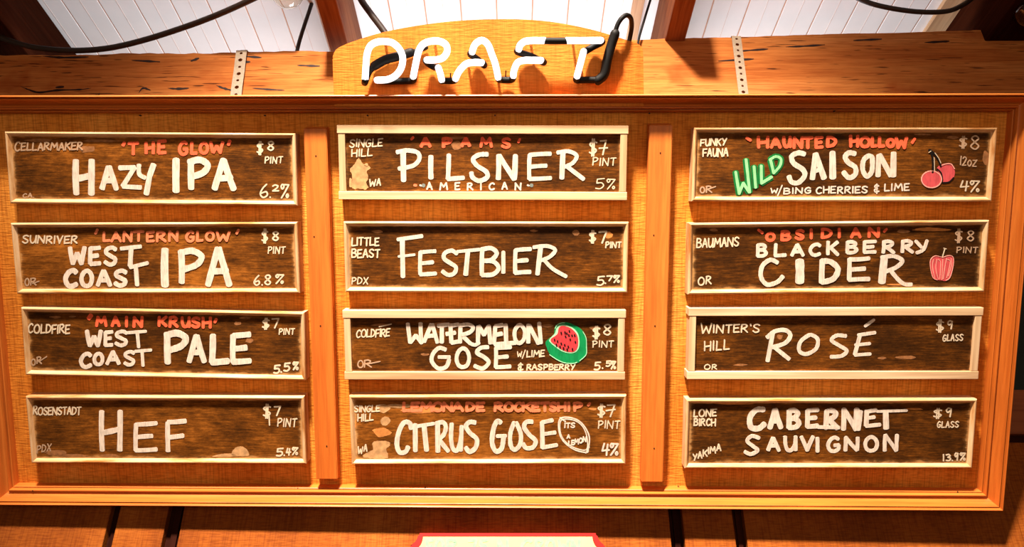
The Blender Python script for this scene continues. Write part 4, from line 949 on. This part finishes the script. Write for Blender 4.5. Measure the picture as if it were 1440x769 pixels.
# ------------------------------------------------------------------ straps, cables, bulbs
def strap(a, b, wpx, label, waves):
    pa, pb = on_Y(*a, YB - .001), on_Y(*b, YB - .001); L = (pa - pb).length + .12
    w = (on_Y(a[0] + wpx, a[1], YB) - on_Y(a[0], a[1], YB)).length
    d = (pb - pa).normalized(); ang = math.atan2(d.x, -d.z)
    root = empty('metal_strap', Matrix.Translation(pa) @ Matrix.Rotation(-ang, 4, 'Y')); tag(root, label, 'strap', 'perforated metal straps over the beams')
    cell = w * .82; n = int(L / cell); bm = bmesh.new()
    def pos(u, v): return Vector((u, -.0055 - waves * (.5 + .5 * math.sin(v * 60)), -v))
    for i in range(n):
        v0, v1 = i * cell, (i + 1) * cell; c = (v0 + v1) / 2
        r = cell * (.24 if i % 2 else .17)
        out = [(-w / 2, v0), (0, v0), (w / 2, v0), (w / 2, c), (w / 2, v1), (0, v1), (-w / 2, v1), (-w / 2, c)]
        inn = [(r * math.cos(q), c + r * math.sin(q)) for q in [math.radians(225 + 45 * k) for k in range(8)]]
        O = [bm.verts.new(pos(*p)) for p in out]; I = [bm.verts.new(pos(*p)) for p in inn]
        for k in range(8): bm.faces.new((O[k], O[(k + 1) % 8], I[(k + 1) % 8], I[k]))
    # lap over the top of the beam
    O = [bm.verts.new(p) for p in ((-w / 2, -.0055, 0), (w / 2, -.0055, 0), (w / 2, .004, .0035), (-w / 2, .004, .0035), (w / 2, .1, .0035), (-w / 2, .1, .0035))]
    bm.faces.new((O[0], O[1], O[2], O[3])); bm.faces.new((O[3], O[2], O[4], O[5]))
    bmesh.ops.remove_doubles(bm, verts=bm.verts[:], dist=.0001)
    o = mesh_obj('strip', bm, M_steel, root); md = o.modifiers.new('thick', 'SOLIDIFY'); md.thickness = .001; md.offset = 1
strap((341, 73), (333, 135), 15, 'bent perforated metal strap over the cracked left beam', .0016)
strap((1034.5, 53), (1044.5, 132), 13, 'straight perforated metal strap over the right beam', .0003)

def cable(name, pts, dY, r, label, mat=M_cable, group=None):
    """pts are sight lines met at the given distance in front of (or behind) the beam face"""
    c = [on_Y(x, y, YB + (d if not isinstance(dY, (int, float)) else dY)) for (x, y), d in zip(pts, dY if not isinstance(dY, (int, float)) else [0] * len(pts))]
    o0 = c[0].copy(); bm = bmesh.new(); tube(bm, cat_rom([tuple(p - o0) for p in c], 8), r, 12)
    o = mesh_obj(name, bm, mat, None, True); o.location = o0; tag(o, label, 'cable', group); return o
cable('hanging_cable', [(-30, 36), (0, 52), (45, 66), (100, 71), (150, 68), (200, 57), (260, 38), (310, 19), (365, -6), (400, -24)], [-.03, -.025, -.02, -.018, -.02, -.03, -.06, -.1, -.14, -.17], .0082, 'thick dark cable sagging over the left beam', M_cable)
cable('hanging_cable', [(1180, -18), (1212, 0), (1245, 10), (1290, 16.5), (1330, 16), (1352, 8), (1372, -6), (1385, -18)], -.05, .0072, 'dark cable sagging beneath the ceiling at top right')
cable('hanging_cable', [(416, 80), (420, 62), (426, 42), (436, 12), (443, -10), (448, -24)], [.07, .06, .05, .04, .03, .03], .0058, 'short brown cable rising beside the joist left of the arched panel')
cable('hanging_cable', [(500, -18), (508, 0), (522, 20), (540, 44), (556, 70)], [-.03, -.03, -.03, -.03, -.03], .0098, 'dark slanting cable that drops behind the arched panel')
cable('hanging_cable', [(920, -16), (914, 2), (906, 28), (899, 52), (896, 70)], [-.03, -.03, -.025, -.022, -.02], .0036, 'thin black cable beside the joist right of the arched panel', M_rubber)

def bulb(px, py, dY, r, label, tilt=0, s=1.0):
    c = on_Y(px, py, YB + dY)
    root = empty('light_bulb', Matrix.Translation(c) @ Matrix.Rotation(tilt, 4, 'Y')); tag(root, label, 'light bulb', 'clear bulbs near the ceiling')
    pr = [(.002, -r)] + [(r * math.sin(a), -r * math.cos(a)) for a in [math.pi * k / 14 for k in range(1, 11)]] + [(r * .5, r * 1.02), (r * .42, r * 1.35)]
    inn = [(max(.001, a - .0009), z + (.0009 if z < 0 else -.0002)) for a, z in pr][::-1]
    bm = bmesh.new(); lathe(bm, pr + [(inn[0][0], pr[-1][1])] + inn[1:], 28); mesh_obj('glass_envelope', bm, M_glass, root, True)
    bm = bmesh.new(); lathe(bm, [(r * .46, r * 1.3), (r * .5, r * 1.34), (r * .5, r * 2.2), (r * .3, r * 2.4)], 20); mesh_obj('socket', bm, M_brass, root, True)
    bm = bmesh.new(); tube(bm, [(-r * .3, 0, r * .3), (-r * .12, 0, -r * .2), (0, 0, r * .25), (r * .12, 0, -r * .2), (r * .3, 0, r * .3)], .0006, 6); mesh_obj('filament', bm, M_fil, root)
    bm = bmesh.new(); top = ZC - c.z; tube(bm, [(0, 0, r * 2.35), (0, 0, max(top - .002, r * 2.6))], .003, 8); mesh_obj('drop_cord', bm, M_rubber, root)
bulb(404, -10, -.05, .047, 'clear glass bulb hanging at the top edge over the white ceiling boards')
bulb(1452, 12, -.12, .05, 'clear glass bulb cut by the right edge beside the dark reddish joist')
